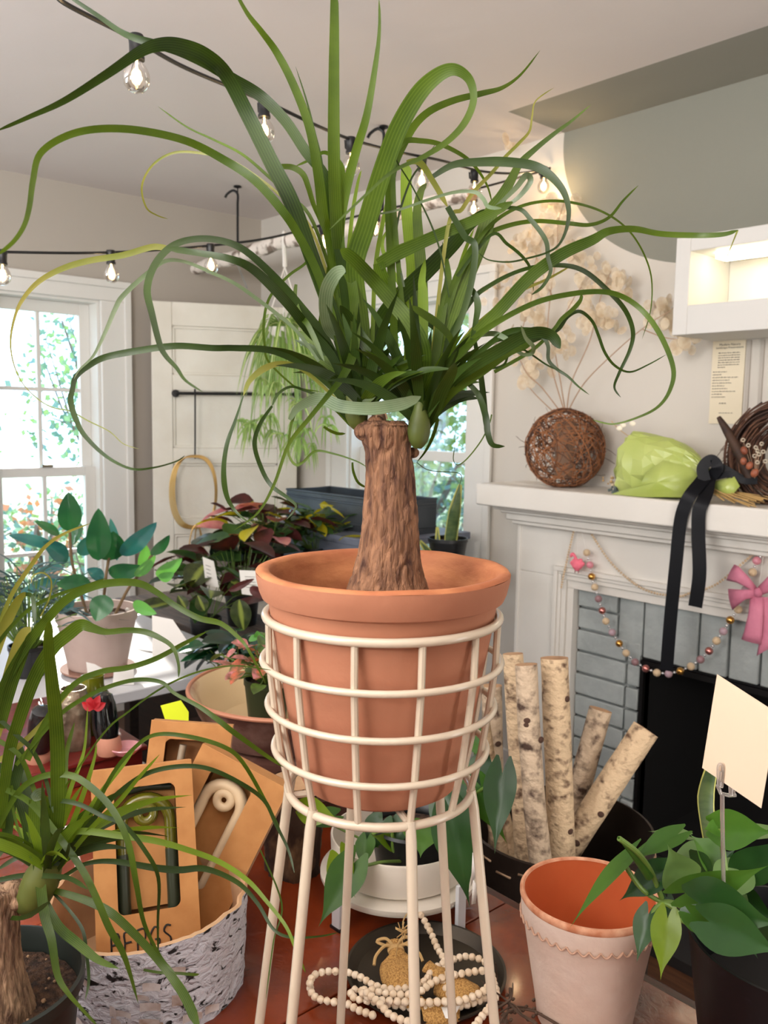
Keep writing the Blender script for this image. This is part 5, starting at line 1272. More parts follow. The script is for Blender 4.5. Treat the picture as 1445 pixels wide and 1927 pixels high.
leaves=[
 ((1283,1655),(1258,1592),84,phS,.78,.75,10,.05),
 ((1220,1720),(1196,1812),48,phD,.79,.77,15,.1),
 ((1256,1728),(1242,1846),60,phY,.77,.75,5,.08),
 ((1245,1640),(1160,1695),58,phD,.80,.82,20,.1),
 ((1190,1600),(1183,1622),1,phM,.8,.8,0,0),
 ((1185,1610),(1062,1735),30,phM,.80,.76,45,.15),
 ((1275,1570),(1182,1620),42,phM,.83,.81,35,.05),
 ((1290,1572),(1220,1562),22,phS,.86,.85,55,.05),
 ((1345,1620),(1300,1570),60,phM,.86,.86,30,.05),
 ((1352,1556),(1460,1570),78,phM,.82,.80,20,.12),
 ((1352,1560),(1323,1560),34,phM,.82,.80,20,.0),
 ((1330,1640),(1385,1600),80,phD,.88,.88,20,.1),
 ((1290,1680),(1450,1635),66,phM,.76,.72,30,.1),
 ((1315,1700),(1470,1745),120,phD,.74,.70,15,.12),
 ((1440,1565),(1370,1580),34,phS,.88,.86,50,.05),
 ((1400,1640),(1470,1580),76,phD,.84,.82,20,.1),
 ((1395,1745),(1425,1805),40,phD,.76,.74,20,.1),
 ((1425,1740),(1450,1800),60,phD,.75,.74,20,.1),
 ((1255,1690),(1262,1745),30,phD,.82,.80,30,.1),
 ((1330,1700),(1380,1760),70,phD,.80,.76,20,.1),((1335,1735),(1480,1800),96,phD,.715,.70,10,.1),((1300,1720),(1375,1775),50,phM,.73,.72,20,.1),((1380,1690),(1330,1740),60,phM,.84,.80,30,.1),((1400,1700),(1460,1730),80,phD,.86,.82,20,.1),((1300,1620),(1350,1680),70,phD,.86,.84,25,.1),((1330,1600),(1240,1640),50,phS,.90,.88,30,.1),((1390,1640),(1340,1700),80,phS,.84,.82,15,.1),
]
for (b,t_,w,mm_,d0,d1,tilt,cu) in leaves:
    if w>1: hleaf(ph,b,t_,w,mm_,d0,d1,tilt,curl=cu)
stemt(ph,[(1245,1690,.80),(1225,1640,.79),(1200,1605,.78),(1165,1578,.77)],.0026)
stemt(ph,[(1320,1735,.80),(1270,1700,.80),(1240,1695,.80),(1205,1670,.80),(1172,1622,.80)],.0024)
stemt(ph,[(1365,1640,.82),(1360,1600,.82),(1355,1558,.82)],.0028)
stemt(ph,[(1360,1760,.80),(1300,1735,.79),(1250,1700,.79),(1225,1722,.79)],.0022)
stemt(ph,[(1340,1755,.79),(1330,1745,.78),(1300,1740,.78),(1268,1725,.77)],.0022)
stemt(ph,[(1420,1750,.80),(1360,1745,.79),(1325,1742,.79),(1310,1700,.79),(1285,1658,.78)],.0030)
stemt(ph,[(1330,1740,.80),(1318,1690,.79),(1310,1670,.77),(1292,1680,.76)],.0024)
# rolled new leaf
M().tube(catmull([P(1222,1650,.79),P(1200,1618,.785),P(1163,1575,.77)],6),[.0045,.004,.0008],8).build('rolled_leaf',phM,ph)
# snake plant leaf beside
sn=mat('snake_leaf_dark',(50,72,36),.45,col2=(84,100,56),scale=24,stretch=(1,1,3),uvstripe=((150,160,84),math.pi*1.0,-.2,0))
snE=mat('snake_leaf_yellow_edge',(170,170,90),.45)
def snake(label,leaves,loc,pot=None):
    t=thing('snake_plant',label,'plant',tuple(loc))
    for (pts,w) in leaves:
        q=[P(*p) for p in pts];ww=[x/1620*pts[0][2] for x in w]
        M().ribbon(q,ww,roll=[10,-10],fold=.14,res=6).build('leaf',sn,t,angle=180,solid=.0015)
        # yellow margins
        qq=catmull(q,6);k=len(qq);mm=M();
        for sgn in (-1,1):
            line=[]
            for i,p in enumerate(qq):
                tt=(qq[min(i+1,k-1)]-qq[max(i-1,0)]).normalized();sdv=tt.cross((CAM-p).normalized()).normalized();line.append(p+sdv*sgn*lerps(ww,i/(k-1))/2)
            mm.tube(line,.0014 if pts[0][2]<1.5 else .003,5)
        mm.build('leaf_margin',snE,t)
    return t
snake('single snake plant leaf with yellow edge rising behind the heart-leaf plant and blank card',[([(1345,1640,.93),(1333,1560,.94),(1328,1500,.95),(1338,1448,.95),(1345,1420,.95)],[16,24,28,20,3])],P(1345,1740,.93)*1.0)
# card on clear clip holder
cd=thing('blank_card','blank cream card held up by a clear clip above the heart-leaf plant','card',tuple(P(1385,1515,.72)))
cs=[P(1349,1269,.70),P(1462,1342,.66),P(1432,1521,.66),P(1321,1445,.70)]
nn=((cs[1]-cs[0]).cross(cs[3]-cs[0])).normalized()*.0006
m=M();m.add(cs+[v+nn for v in cs],[(0,1,2,3),(7,6,5,4),(0,4,5,1),(1,5,6,2),(2,6,7,3),(3,7,4,0)]);m.build('card',mat('cream_blank_card',(222,200,174),.7),cd,smooth=False)
clr=mat('clear_acrylic',(226,222,216),.08,spec=.8);clr.node_tree.nodes['Principled BSDF'].inputs['Transmission Weight'].default_value=.75
ch=thing('card_clip','clear acrylic clip holder with two prongs gripping the blank card','clip',tuple(P(1358,1760,.72)))
m=M()
for (x,y0,y1) in ((1355,1438,1480),(1377,1455,1497)):
    l=[P(x-3,y1,.685),P(x-4,y0+8,.685),P(x,y0,.685),P(x+5,y0+8,.685),P(x+3,y1+2,.685)];m.tube(catmull(l,5),.0012,8)
    l=[P(x,y1,.684),P(x+1,y0+14,.684)];m.tube(l,.0010,8)
m.tube([P(1350,1478,.686),P(1356,1493,.69),P(1372,1497,.69),P(1384,1496,.686)],.0016,8)
m.build('prongs',clr,ch);M().tube([P(1359,1494,.69),P(1359,1530,.70),P(1362,1700,.75),P(1363,1750,.79)],.0018,8).build('stake',clr,ch)
# ================================================================ MIDDLE: white planter on short legs with heart-leaf plant
mc=P(752,1573,1.165);mc=V((mc.x,mc.y,0));MR=.098
wpl=mat('matte_white_metal',(226,218,204),.45)
sd_=thing('low_planter_stand','low white round planter stand with four white legs behind the wire stand','plant stand',(mc.x,mc.y,TZ))
M().lathe([(0,.785),(MR+.012,.785),(MR+.014,.789),(MR+.014,.794),(MR+.004,.797),(0,.797)],mc,72).build('base_ring',wpl,sd_)
for k in range(4):
    a=A0+math.radians(-46+90*k);d=V((math.cos(a),math.sin(a),0));rm=rotz(a)
    L_=M().box(mc+d*(MR+.018)+W*(TZ+.035),(.006,.016,.066),rm);lo=L_.build('leg',mat('white_enamel_leg',(226,228,232),.3),sd_,bevel=.001)
    M().box(mc+d*(MR+.018)+W*(TZ+.002),(.009,.019,.004),rm).build('foot_cap',blackP,lo)
wq=thing('white_planter','shallow white round metal planter on the low stand, holding the trailing heart-leaf plant','planter',(mc.x,mc.y,.797))
M().lathe([(0,.7975),(MR-.008,.7975),(MR-.002,.802),(MR,.846),(MR-.001,.848),(MR-.003,.848),(MR-.005,.805),(0,.801)],mc,72).build('pot',wpl,wq,angle=35)
ng=thing('nursery_pot','small black nursery pot standing inside the shallow white planter','pot',tuple(mc+W*.802))
nc_=mc+RGT*.018-FWD*.005
M().lathe([(.01,.8022),(.05,.802),(.060,.862),(.063,.864),(.061,.868),(.057,.864),(.055,.855)],nc_,40).build('pot',blackP,ng)
M().lathe([(0,.853),(.055,.852)],nc_,30).build('soil',soilM,ng)
pm=thing('heartleaf_plant','trailing heart-leaf plant with big dark leaves under the terracotta pot, in the white planter','plant',tuple(nc_+W*.853))
ml=[((665,1625),(597,1745),76,phM,1.06,1.02,10,.1),((640,1610),(665,1690),60,phY,1.08,1.04,45,.08),
((945,1455),(928,1606),66,phD,1.05,1.0,15,.1),((905,1480),(950,1590),60,phM,1.10,1.06,35,.1),
((800,1555),(790,1612),86,phM,1.10,1.06,15,.1),((720,1545),(690,1610),60,phD,1.14,1.12,20,.1),
((850,1530),(880,1712),88,phD,1.03,.99,20,.12),((840,1500),(905,1600),96,phD,1.10,1.05,15,.1),
((860,1460),(820,1590),70,phM,1.14,1.10,30,.1),((620,1540),(585,1530),1,phY,1.1,1.1,0,0),
((575,1522),(640,1545),54,phY,1.10,1.07,10,.1),((630,1535),(570,1555),40,phM,1.12,1.10,20,.1),
((740,1590),(700,1570),30,phY,1.12,1.10,30,.1),((690,1580),(680,1640),40,phM,1.12,1.09,20,.1),
((905,1440),(885,1540),56,phD,1.16,1.12,30,.1),((895,1385),(912,1432),44,phM,1.18,1.14,20,.1),((880,1600),(905,1660),40,phM,1.06,1.03,30,.1),
((760,1540),(745,1600),44,phD,1.14,1.12,20,.1)]
for (b,t_,w,mm_,d0,d1,tilt,cu) in ml:
    if w>1: hleaf(pm,b,t_,w,mm_,d0,d1,tilt,curl=cu)
stemt(pm,[(760,1620,1.13),(740,1600,1.11),(735,1560,1.11),(700,1570,1.10)],.0022)
stemt(pm,[(775,1620,1.13),(720,1622,1.08),(690,1628,1.07),(662,1626,1.06)],.0022)
stemt(pm,[(790,1620,1.14),(850,1530,1.12),(900,1490,1.10),(915,1480,1.08),(945,1457,1.05)],.0022)
stemt(pm,[(790,1620,1.14),(830,1540,1.12),(850,1530,1.06)],.002);stemt(pm,[(770,1620,1.14),(640,1560,1.12),(580,1525,1.11),(560,1530,1.1)],.0016)
stemt(pm,[(780,1610,1.14),(880,1470,1.18),(895,1390,1.18)],.0018)
tgm=M();o=P(892,1605,1.0);tgm.add([P(889,1604,1.0),P(897,1612,1.0),P(897,1645,1.0),P(886,1668,1.0)],[(0,1,2,3)]);tgm.add([P(890,1655,.998),P(899,1668,.998),P(895,1700,.998),P(887,1702,.998)],[(0,1,2,3)])
tag(tgm.build('paper_tag',paperW,loc=tuple(o),solid=.0004),'narrow white paper tag hanging at the right side of the low white planter','tag')
# ================================================================ TRAY, pouches, bead garland
tc_=V((-.700,.700,0));TR_=.098
tr=thing('round_tray','shallow dark grey-brown round metal tray on the table below the wire stand','tray',(tc_.x,tc_.y,TZ))
M().lathe([(0,TZ),(TR_-.012,TZ),(TR_,TZ+.012),(TR_,TZ+.014),(TR_-.003,TZ+.014),(TR_-.014,TZ+.003),(0,TZ+.003)],tc_,80).build('tray',mat('dark_pewter',(72,64,52),.45,metal=.5,col2=(56,50,42),scale=8),tr,angle=35)
burl=mat('burlap_weave',(204,160,92),.9,col2=(150,108,56),kind='voronoi',scale=520,lo=.2,hi=.8,bump=.4,bscale=300)
jute=mat('jute_twine',(190,156,102),.85)
def pouch(label,cen,ang,L1,w1,h1,lift,knot=True):
    zb_=TZ+.004;c=V((cen.x,cen.y,zb_+lift));t=thing('burlap_pouch',label,'pouch',(cen.x,cen.y,zb_),'burlap pouches in the tray')
    R_=rotz(ang);m=M();nu,nv=18,20;vs=[]
    for i in range(nu+1):
        u=i/nu
        ww=w1*(.5 if u<.0 else 1)*(math.sin(math.pi*min(1,u*1.0+.04))**.35 if u<.72 else max(.16,.95-1.0*(abs(u-.84)<.2)*(1-abs(u-.84)/.14*.6)*.75 if u<.97 else .42))
        if u>.72: ww=w1*(.30+.9*abs(u-.84)) 
        hh=h1*(ww/w1)**1.0*(1 if u<.72 else 1.2)
        for j in range(nv):
            a=6.28318*j/nv;p=V((math.cos(a)*ww/2,(u-.5)*L1,math.sin(a)*hh/2+h1*.5+.01*(u>.7)))
            p+=V((1,.3,1))*.0016*noise.noise(V((p.x*60,p.y*60,a)));vs.append(c+R_@p)
    fs=[(i*nv+j,i*nv+(j+1)%nv,(i+1)*nv+(j+1)%nv,(i+1)*nv+j) for i in range(nu) for j in range(nv)]
    fs.append(tuple(range(nv)));m.add(vs,fs);m.build('bag',burl,t,angle=180)
    k=c+R_@V((0,(.84-.5)*L1,h1*.5+.01))
    if knot:
        m=M()
        for s in range(3):
            m.tube([k+R_@V((w1*.19*math.cos(a*.5236),.002*s-.002,h1*.22*math.sin(a*.5236))) for a in range(12)],.0016,6,closed=True)
        for s in (-1,1):
            m.tube(catmull([k,k+R_@V((s*.012,.002,.006)),k+R_@V((s*.026,-.010,.002)),k+R_@V((s*.030,-.02,-.004))],5),.002,6)
            m.tube(catmull([k,k+R_@V((s*.010,.012,.008)),k+R_@V((s*.022,.014,.004)),k+R_@V((s*.008,.004,.002))],5),.002,6)
        m.build('twine_bow',jute,t)
    return t
camang=math.atan2(FWD.y,FWD.x)-math.pi/2
pouch('burlap pouch tied with a frayed twine bow, standing at the left in the tray',PZ(752,1826,TZ+.02)+V((0,0,0)),camang+.15,.085,.048,.026,0)
pouch('burlap pouch lying at the right in the tray, under the bead garland',PZ(850,1850,TZ+.02),camang+.9,.072,.045,.022,0,False)
pouch('burlap pouch nearest the front of the tray, with a paper tag tucked behind',PZ(815,1908,TZ+.01),camang+1.5,.06,.040,.018,0,False)
m=M();m.add([PZ(830,1895,TZ+.024),PZ(866,1893,TZ+.026),PZ(852,1918,TZ+.023),PZ(838,1916,TZ+.023)],[(0,1,2,3)])
tag(m.build('price_tag',paperW,loc=tuple(PZ(845,1905,TZ+.024)),solid=.0004),'small white price tag lying under the beads in the tray','tag')
wbd=mat('pale_wood_bead',(220,196,164),.6,col2=(236,220,196),scale=60)
gp_=[ (792,1722,.04),(800,1735,.035),(812,1758,.03),(822,1782,.025),(835,1805,.022),(836,1822,.022),(834,1850,.022),(845,1870,.02),(851,1886,.015),(849,1912,.012),(845,1925,.01)]
loopA=[(583,1850),(590,1836),(610,1829),(632,1828),(655,1830),(680,1840),(706,1855),(740,1862),(775,1857),(800,1846),(812,1828),(830,1815),(855,1805),(878,1800),(905,1806),(920,1820),(928,1846),(934,1870),(925,1890),(905,1915),(890,1935)]
loopB=[(583,1850),(586,1868),(600,1880),(630,1886),(655,1890),(672,1900),(695,1908),(712,1915)]
loopC=[(692,1870),(670,1862),(660,1872),(680,1882),(715,1886),(750,1893),(790,1897),(830,1896),(870,1893),(900,1884),(922,1872)]
loopD=[(920,1826),(895,1828),(865,1833),(838,1838),(812,1850),(790,1866),(760,1872),(720,1868),(695,1863),(680,1866),(700,1880),(740,1884),(785,1886),(830,1885),(870,1882),(905,1868),(925,1850)]
loopE=[(690,1868),(705,1880),(718,1893),(732,1908),(752,1918),(775,1925)]
bg=thing('bead_garland','long tangled garland of pale wooden beads lying over the tray and table','garland',tuple(PZ(780,1880,TZ)))
allb=[]
def addl(l,hz,r=.0043):
    pts=[PZ(p[0],p[1],TZ+(p[2] if len(p)>2 else hz)) for p in l];q=catmull(pts,24);acc=0;out=[q[0]]
    for a,b in zip(q[:-1],q[1:]):
        acc+=(b-a).length
        if acc>=r*1.86: out.append(b);acc=0
    allb.extend([(p,(q[min(i+1,len(q)-1)]-q[i])) for i,p in enumerate(out)])
    return out
cordpts=[]
for l,h in ((gp_,.02),(loopA,.024),(loopB,.0145),(loopC,.019),(loopD,.029),(loopE,.034)): cordpts.append(addl(l,h))
mm=M()
for q in cordpts: mm.tube(q,.0008,5)
mm.build('cord',cordM,bg)
allb=[p for p,_ in allb];allb.sort(key=lambda p:(p-CAM).length)
pr=None
for p in allb[:100]:
    if pr is None: pr=local_mesh('bead',M().lathe([(0,.0036),(.0028,.0036),(.0043,.0016),(.0043,-.0016),(.0028,-.0036),(0,-.0036)],(0,0,0),14),wbd,bg,p)
    else: copy_part(pr,bg,p,rot=(rnd(-1,1),rnd(-1,1),rnd(0,3)))
mm=M()
for p in allb[100:]: mm.lathe([(0,.0036),(.0028,.0036),(.0043,.0016),(.0043,-.0016),(.0028,-.0036),(0,-.0036)],p,12,rot=align((rnd(-1,1),rnd(-1,1),rnd(-.5,.5))))
tag(mm.build('bead',wbd,bg),kind='stuff')
M().tube(catmull([PZ(745,1800,TZ+.03),PZ(750,1775,TZ+.05),PZ(762,1760,TZ+.06),PZ(758,1735,TZ+.06),PZ(772,1715,TZ+.05),PZ(792,1720,TZ+.04)],6),.0009,5).build('tassel_cord',jute,bg)
m=M()
for i in range(22):
    a=P(760,1752,.98)+V((rnd(-.004,.004),rnd(-.004,.004),0));m.tube([a,a+V((rnd(-.012,.012),rnd(-.012,.012),rnd(-.018,.012)))],.0006,4)
m.build('frayed_tassel',jute,bg)
# twigs at the right front of the tray
m=M();random.seed(91)
tg=[[(955,1925),(945,1900),(930,1870),(935,1840),(932,1812)],[(1010,1927),(975,1905),(950,1880),(925,1862),(905,1845)],[(1060,1935),(1000,1900),(965,1895),(940,1905)],[(930,1900),(960,1880),(965,1850)],[(1080,1930),(1085,1900),(1100,1880)],[(915,1870),(930,1885),(965,1890),(985,1912)],[(1012,1830),(1020,1850),(1022,1890)],[(940,1927),(955,1905),(990,1900),(1040,1915)],[(960,1860),(958,1890),(950,1927)]]
for l in tg: m.tube(catmull([PZ(a,b,TZ+.006+.03*rnd(.1,1)) for a,b in l],5),[.0018,.0012,.0007],6)
for i in range(16):
    p=PZ(rnd(930,1020),rnd(1870,1925),TZ+.02);m.ell(p,(.002,.003,.002),seg=6,rings=5)
tag(m.build('dry_twigs',mat('dark_dry_twig',(78,58,44),.85),loc=tuple(PZ(970,1900,TZ))),'tangle of thin dark dry twigs at the front, between tray and whitewashed pot','twigs')
# ================================================================ LEFT: rubber plant in clay pot
def drop(px,py,z): p=PZ(px,py,z);return V((p.x,p.y,0))
fc=P(183,1200,2.20);fc=V((fc.x,fc.y,0))
chalk=mat('chalky_clay_pot',(196,176,166),.85,col2=(180,158,148),scale=7,bump=.1,bscale=40)
cp=thing('clay_pot','wide chalky clay pot on the white table by the left window, holding the rubber plant','pot',(fc.x,fc.y,.772))
sa=thing('clay_saucer','dusty clay saucer under the chalky clay pot by the window','saucer',(fc.x,fc.y,.76))
M().lathe([(0,.76),(.082,.76),(.094,.768),(.094,.772),(.088,.772),(.08,.7712),(0,.7712)],fc,48).build('saucer',mat('brown_clay_saucer',(150,112,96),.8),sa)
zt2=.928
M().lathe([(.02,.773),(.070,.772),(.074,.776),(.098,zt2-.034),(.101,zt2-.030),(.106,zt2-.006),(.105,zt2),(.098,zt2),(.095,zt2-.02),(.09,zt2-.05)],fc,72).build('body',chalk,cp,angle=30)
so_=M().lathe([(0,zt2-.018),(.05,zt2-.02),(.096,zt2-.022)],fc,40);so_.disp(lambda v:v+V((0,0,.006*noise.noise(v*40)))).build('soil',soilM,cp)
rpM=mat('rubber_leaf',(30,82,52),.25,col2=(44,100,60),scale=8,trans=.12,coat=.4);rpT=mat('rubber_leaf_blue_green',(40,100,104),.22,col2=(52,116,112),scale=8,trans=.12,coat=.5)
rpB=mat('rubber_leaf_light',(96,158,84),.3,trans=.3)
rp=thing('rubber_plant','young rubber plant with big oval glossy green leaves in the chalky clay pot','plant',(fc.x,fc.y,zt2-.02))
fl_=[((131,1000),(130,928),44,rpM,2.20,2.18,10),((185,1055),(186,960),46,rpM,2.14,2.10,5),((205,1055),(215,1002),50,rpM,2.2,2.18,25),((228,1045),(292,990),34,rpT,2.2,2.12,20),
((112,1008),(67,978),18,rpM,2.22,2.2,40),((104,1030),(18,1004),22,rpT,2.22,2.16,30),((128,1055),(85,1020),34,rpT,2.2,2.12,25),((150,1045),(178,1005),30,rpT,2.25,2.25,20),
((152,985),(135,1025),22,rpM,2.24,2.22,40),((172,1100),(108,1098),36,rpM,2.12,2.06,20),((108,1092),(35,1115),22,rpT,2.18,2.12,35),((120,1068),(62,1075),16,rpT,2.26,2.24,50),
((205,1080),(265,1070),34,rpM,2.2,2.14,25),((195,1090),(165,1070),24,rpT,2.2,2.18,30),((200,1120),(180,1168),44,rpM,2.08,2.04,10),((140,1130),(100,1150),30,rpT,2.22,2.2,30),
((255,1085),(292,1050),20,rpB,2.15,2.1,30),((268,1075),(275,1025),24,rpB,2.2,2.18,30),((285,1045),(320,1010),20,rpM,2.2,2.18,40),((295,1085),(340,1055),26,rpB,2.16,2.1,20),((300,1090),(325,1080),20,rpB,2.16,2.12,20),
((250,1135),(290,1155),24,rpB,2.18,2.12,20),((220,1055),(210,975),20,rpT,2.3,2.3,20)]
for (b,t_,w,mm_,d0,d1,tilt) in fl_: hleaf(rp,b,t_,w*1.0,mm_,d0,d1,tilt,curl=.12,kind='ovate')
brn=mat('brown_woody_stem',(110,88,60),.8)
for l in ([(165,1160,2.2),(150,1110,2.2),(136,1060,2.2),(131,1000,2.2)],[(190,1160,2.2),(196,1120,2.2),(200,1080,2.18),(205,1050,2.2)],[(215,1160,2.2),(240,1110,2.2),(262,1080,2.2),(285,1045,2.2)]): stemt(rp,l,.004,brn)
random.seed(101)
m=M()
for i in range(9): 
    a=rnd(0,6.28);r=rnd(.03,.08);m.ell((fc.x+r*math.cos(a),fc.y+r*math.sin(a),zt2-.013),(rnd(.006,.012),rnd(.005,.009),.006),rot=rotz(rnd(0,3)),seg=8,rings=6)
tag(m.build('pebbles',mat('white_pebble',(222,220,214),.6),cp),kind='stuff')
# small air plants / fine foliage left of the pot
def bushy(name,label,cat,c,R,h,n,lw,ln,mats,kind='blade',pot=None,group=None,up=.6,z0=None,seed=1):
    random.seed(seed);z0=c.z if z0 is None else z0
    t=thing(name,label,cat,(c.x,c.y,z0),group);m=M()
    st_m=M()
    for i in range(n):
        a=rnd(0,6.28);u=rnd(.1,1);b=V((c.x,c.y,z0))+V((math.cos(a),math.sin(a),0))*R*.12;top=V((c.x,c.y,z0))+V((math.cos(a)*R*u,math.sin(a)*R*u,h*(rnd(.35,1))*(1-.35*u*u)))
        st_m.tube([b,b.lerp(top,.5)+W*h*.12,top],.0012,4)
        d=(V((math.cos(a),math.sin(a),rnd(-.5,.5)))+V((rnd(-.4,.4),rnd(-.4,.4),0))).normalized();l=ln*rnd(.7,1.2)
        if kind=='blade': m.blade(top-d*l*.2,top+d*l*.8,(rnd(-.5,.5),rnd(-.5,.5),1),lw*rnd(.8,1.2),'ovate',curl=.2,nu=6,nv=4,mi=random.choice(range(len(mats))))
        else: m.ribbon([top-d*l*.2,top+d*l*.3+W*.01,top+d*l],[lw*.6,lw,lw*.3],roll=[rnd(-50,50)]*2,res=2,mi=random.choice(range(len(mats))))
    m.build('foliage',mats,t,angle=180);st_m.build('stems',phStem,t);return t
def npot(label,c,r,h,z,m_=None,cat='pot',name='nursery_pot'):
    t=thing(name,label,cat,(c.x,c.y,z))
    M().lathe([(.01,z+.001),(r*.78,z),(r*.8,z+.004),(r*.96,z+h*.86),(r,z+h*.87),(r,z+h),(r*.94,z+h),(r*.92,z+h*.8)],c,36).build('pot',m_ or blackP,t,angle=30)
    M().lathe([(0,z+h*.88),(r*.93,z+h*.86)],c,24).build('soil',soilM,t);return t
prM=mat('prayer_leaf_olive',(64,76,34),.4,col2=(38,48,24),scale=50,uvstripe=((132,146,64),math.pi,.9,.9),trans=.15)
prR=mat('prayer_leaf_burgundy',(84,34,34),.45,col2=(58,28,26),scale=20,trans=.25)
prP=mat('prayer_leaf_pink',(196,110,120),.5,col2=(214,150,140),scale=30,trans=.3)
prG=mat('prayer_leaf_green',(70,104,50),.4,col2=(46,78,40),scale=14,trans=.25)
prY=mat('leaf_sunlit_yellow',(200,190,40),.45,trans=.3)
dkG=mat('deep_green_leaf',(22,46,34),.35,col2=(32,62,48),scale=10,trans=.1,coat=.2)
# middle step plants
c1=PZ(482,1100,.85);c1=V((c1.x,1.82,0));k1=P(482,1075,2.85)
c1=V((k1.x,k1.y,0));
def onstep(px,py,z): p=PZ(px,py,z);return V((p.x,p.y,z))
s1=onstep(485,1082,.85);s1.y+=.05
npot('small black nursery pot on the middle bench step with the pink-tinged prayer plant',V((s1.x,s1.y,0)),.058,.10,.85)
bushy('prayer_plant','prayer plant with burgundy, pink and yellow-lit leaves on the middle bench step','plant',V((s1.x,s1.y,.94)),.21,.20,60,.07,.12,[prM,prR,prG,prR,prP,prY],seed=5)
s2=onstep(575,1075,.85);s2.y+=.04
npot('black nursery pot on the middle bench step, right behind the terracotta rim',V((s2.x,s2.y,0)),.055,.09,.85)
bushy('foliage_plant','green narrow-leaved foliage plant on the middle step, left of the zinc box','plant',V((s2.x,s2.y,.93)),.18,.17,60,.05,.11,[prG,dkG,prG,prY],seed=6)
s3=onstep(330,1125,.72);s3=P(345,1130,2.75);s3=V((s3.x,1.56,.72))
npot('black nursery pot on the lowest bench step holding the dark-leaved prayer plant',V((s3.x,s3.y,0)),.06,.11,.72)
bushy('prayer_plant','dark burgundy prayer plant spreading over the lowest bench step, right of the clay pot','plant',V((s3.x,s3.y,.82)),.27,.20,70,.08,.13,[prR,dkG,prR,prG],seed=7)
s4=P(455,1150,2.35)
s4=V((s4.x,s4.y,0))
npot('black nursery pot behind the rusty bowl with the striped prayer plant',V((-2.36,1.345,0)),.05,.10,.70)
pp4=bushy('prayer_plant','striped olive prayer plant hanging over the dark cabinet edge behind the rusty bowl','plant',V((-2.36,1.345,.80)),.20,.16,26,.08,.12,[prM,prR,prG],seed=8)
for (b,t_,w,mm_,d) in (((450,1128),(458,1188),40,prM,2.2),((430,1112),(478,1090),14,prR,2.2),((470,1105),(500,1125),20,prR,2.2),((350,1145),(335,1120),22,prM,2.4),((385,1150),(372,1120),26,prM,2.35)):
    hleaf(pp4,b,t_,w,mm_,d,d,10,curl=.1,kind='ovate')
# dark leafy pots lower behind the bowl
for i,(px,py,z,lab,sd) in enumerate(((345,1290,.66,'deep green leafy plant low behind the rusty bowl, closest to the bowl',11),(300,1250,.66,'dark blue-green foliage plant low behind the jars, closest to the white table',12),(400,1240,.66,'dark shaded foliage plant in the middle of the three low ones behind the rusty bowl',13))):
    g_=P(px,py,[1.95,2.1,2.15][i]);g_=V((max(-1.87,min(g_.x,-1.33)) if i!=1 else -1.84,1.03+.1*(i==2)+.09*(i==1),0));g_=V(((-1.38,-1.82,-1.60)[i],1.13,0))
    npot('black square-shouldered nursery pot for the '+lab.split(' plant')[0].replace('directly ','')+' plant, '+('closest to the bowl' if i==0 else 'closest to the white table' if i==1 else 'in the middle'),g_,.055,.10,.66)
    bushy('foliage_plant',lab,'plant',V((g_.x,g_.y,.75)),.13,.15,46,.05,.09,[dkG,rpM,dkG],seed=sd)
# upper step: zinc planter box
zn=mat('zinc_dark_ribbed',(62,68,74),.4,metal=.6,col2=(92,98,104),scale=3)
A_=V((-2.955,2.10,1.0))
zb_=thing('zinc_planter_box','long dark zinc planter box with ribbed sides on the top bench step behind the trunk','planter',(-2.62,2.2,1.0))
x0,x1,y0,y1=-2.955,-2.30,2.07,2.30;zt_=1.13
m=M();th=.004
m.bb(x0,x1,y0,y0+th,1.0,zt_).bb(x0,x1,y1-th,y1,1.0,zt_).bb(x0,x0+th,y0+th,y1-th,1.0,zt_).bb(x1-th,x1,y0+th,y1-th,1.0,zt_).bb(x0+th,x1-th,y0+th,y1-th,1.0,1.004)
m.build('box',zn,zb_)
m=M()
for z in (1.018,1.026,1.104,1.112): m.tube([V((x0,y0-.001,z)),V((x1,y0-.001,z))],.003,8).tube([V((x1+.001,y0,z)),V((x1+.001,y1,z))],.003,8)
m.tube([V((x0,y0,zt_)),V((x1,y0,zt_)),V((x1,y1,zt_)),V((x0,y1,zt_))],.0045,8,closed=True)
m.build('ribs',zn,zb_)
# snake plants right of the trunk, on the floor stand / upper step end
def sp_pot(c,z0,label):
    return npot(label,c,.06,.10,z0)
q_=V((-2.34,2.10,0))
g1=PZ(830,1040,1.0);g1=V((-2.08,2.14,0))
nb_=thing('plant_pedestal','slim dark wooden pedestal beside the tiered bench carrying snake plants','pedestal',(g1.x,g1.y,0))
M().lathe([(0,.93),(.12,.93),(.12,.90),(0,.90)],g1,40,loop=True).build('top',darkW,nb_)
for k in range(3):
    a=k*2.094+.3;M().tube([g1+V((.10*math.cos(a),.10*math.sin(a),0)),g1+V((.05*math.cos(a),.05*math.sin(a),.90))],.011,8).build('leg',darkW,nb_)
npot('black nursery pot with snake plants on the slim pedestal by the back window',g1,.07,.09,.93)
d_=dep(g1)
snake('snake plant with yellow-edged upright leaves by the back window, right of the palm trunk',
 [([(845,1060,d_),(849,1010,d_),(856,960,d_-.02),(866,912,d_-.03)],[14,22,20,3]),([(838,1060,d_+.03),(843,1020,d_+.03),(845,975,d_+.03)],[12,12,2]),([(826,1060,d_),(824,1030,d_),(823,992,d_+.02)],[8,10,2]),([(815,1060,d_),(806,1040,d_-.02),(790,1018,d_-.03)],[10,12,3]),([(860,1065,d_),(861,1045,d_),(864,1020,d_)],[10,12,3])],g1+W*1.01)
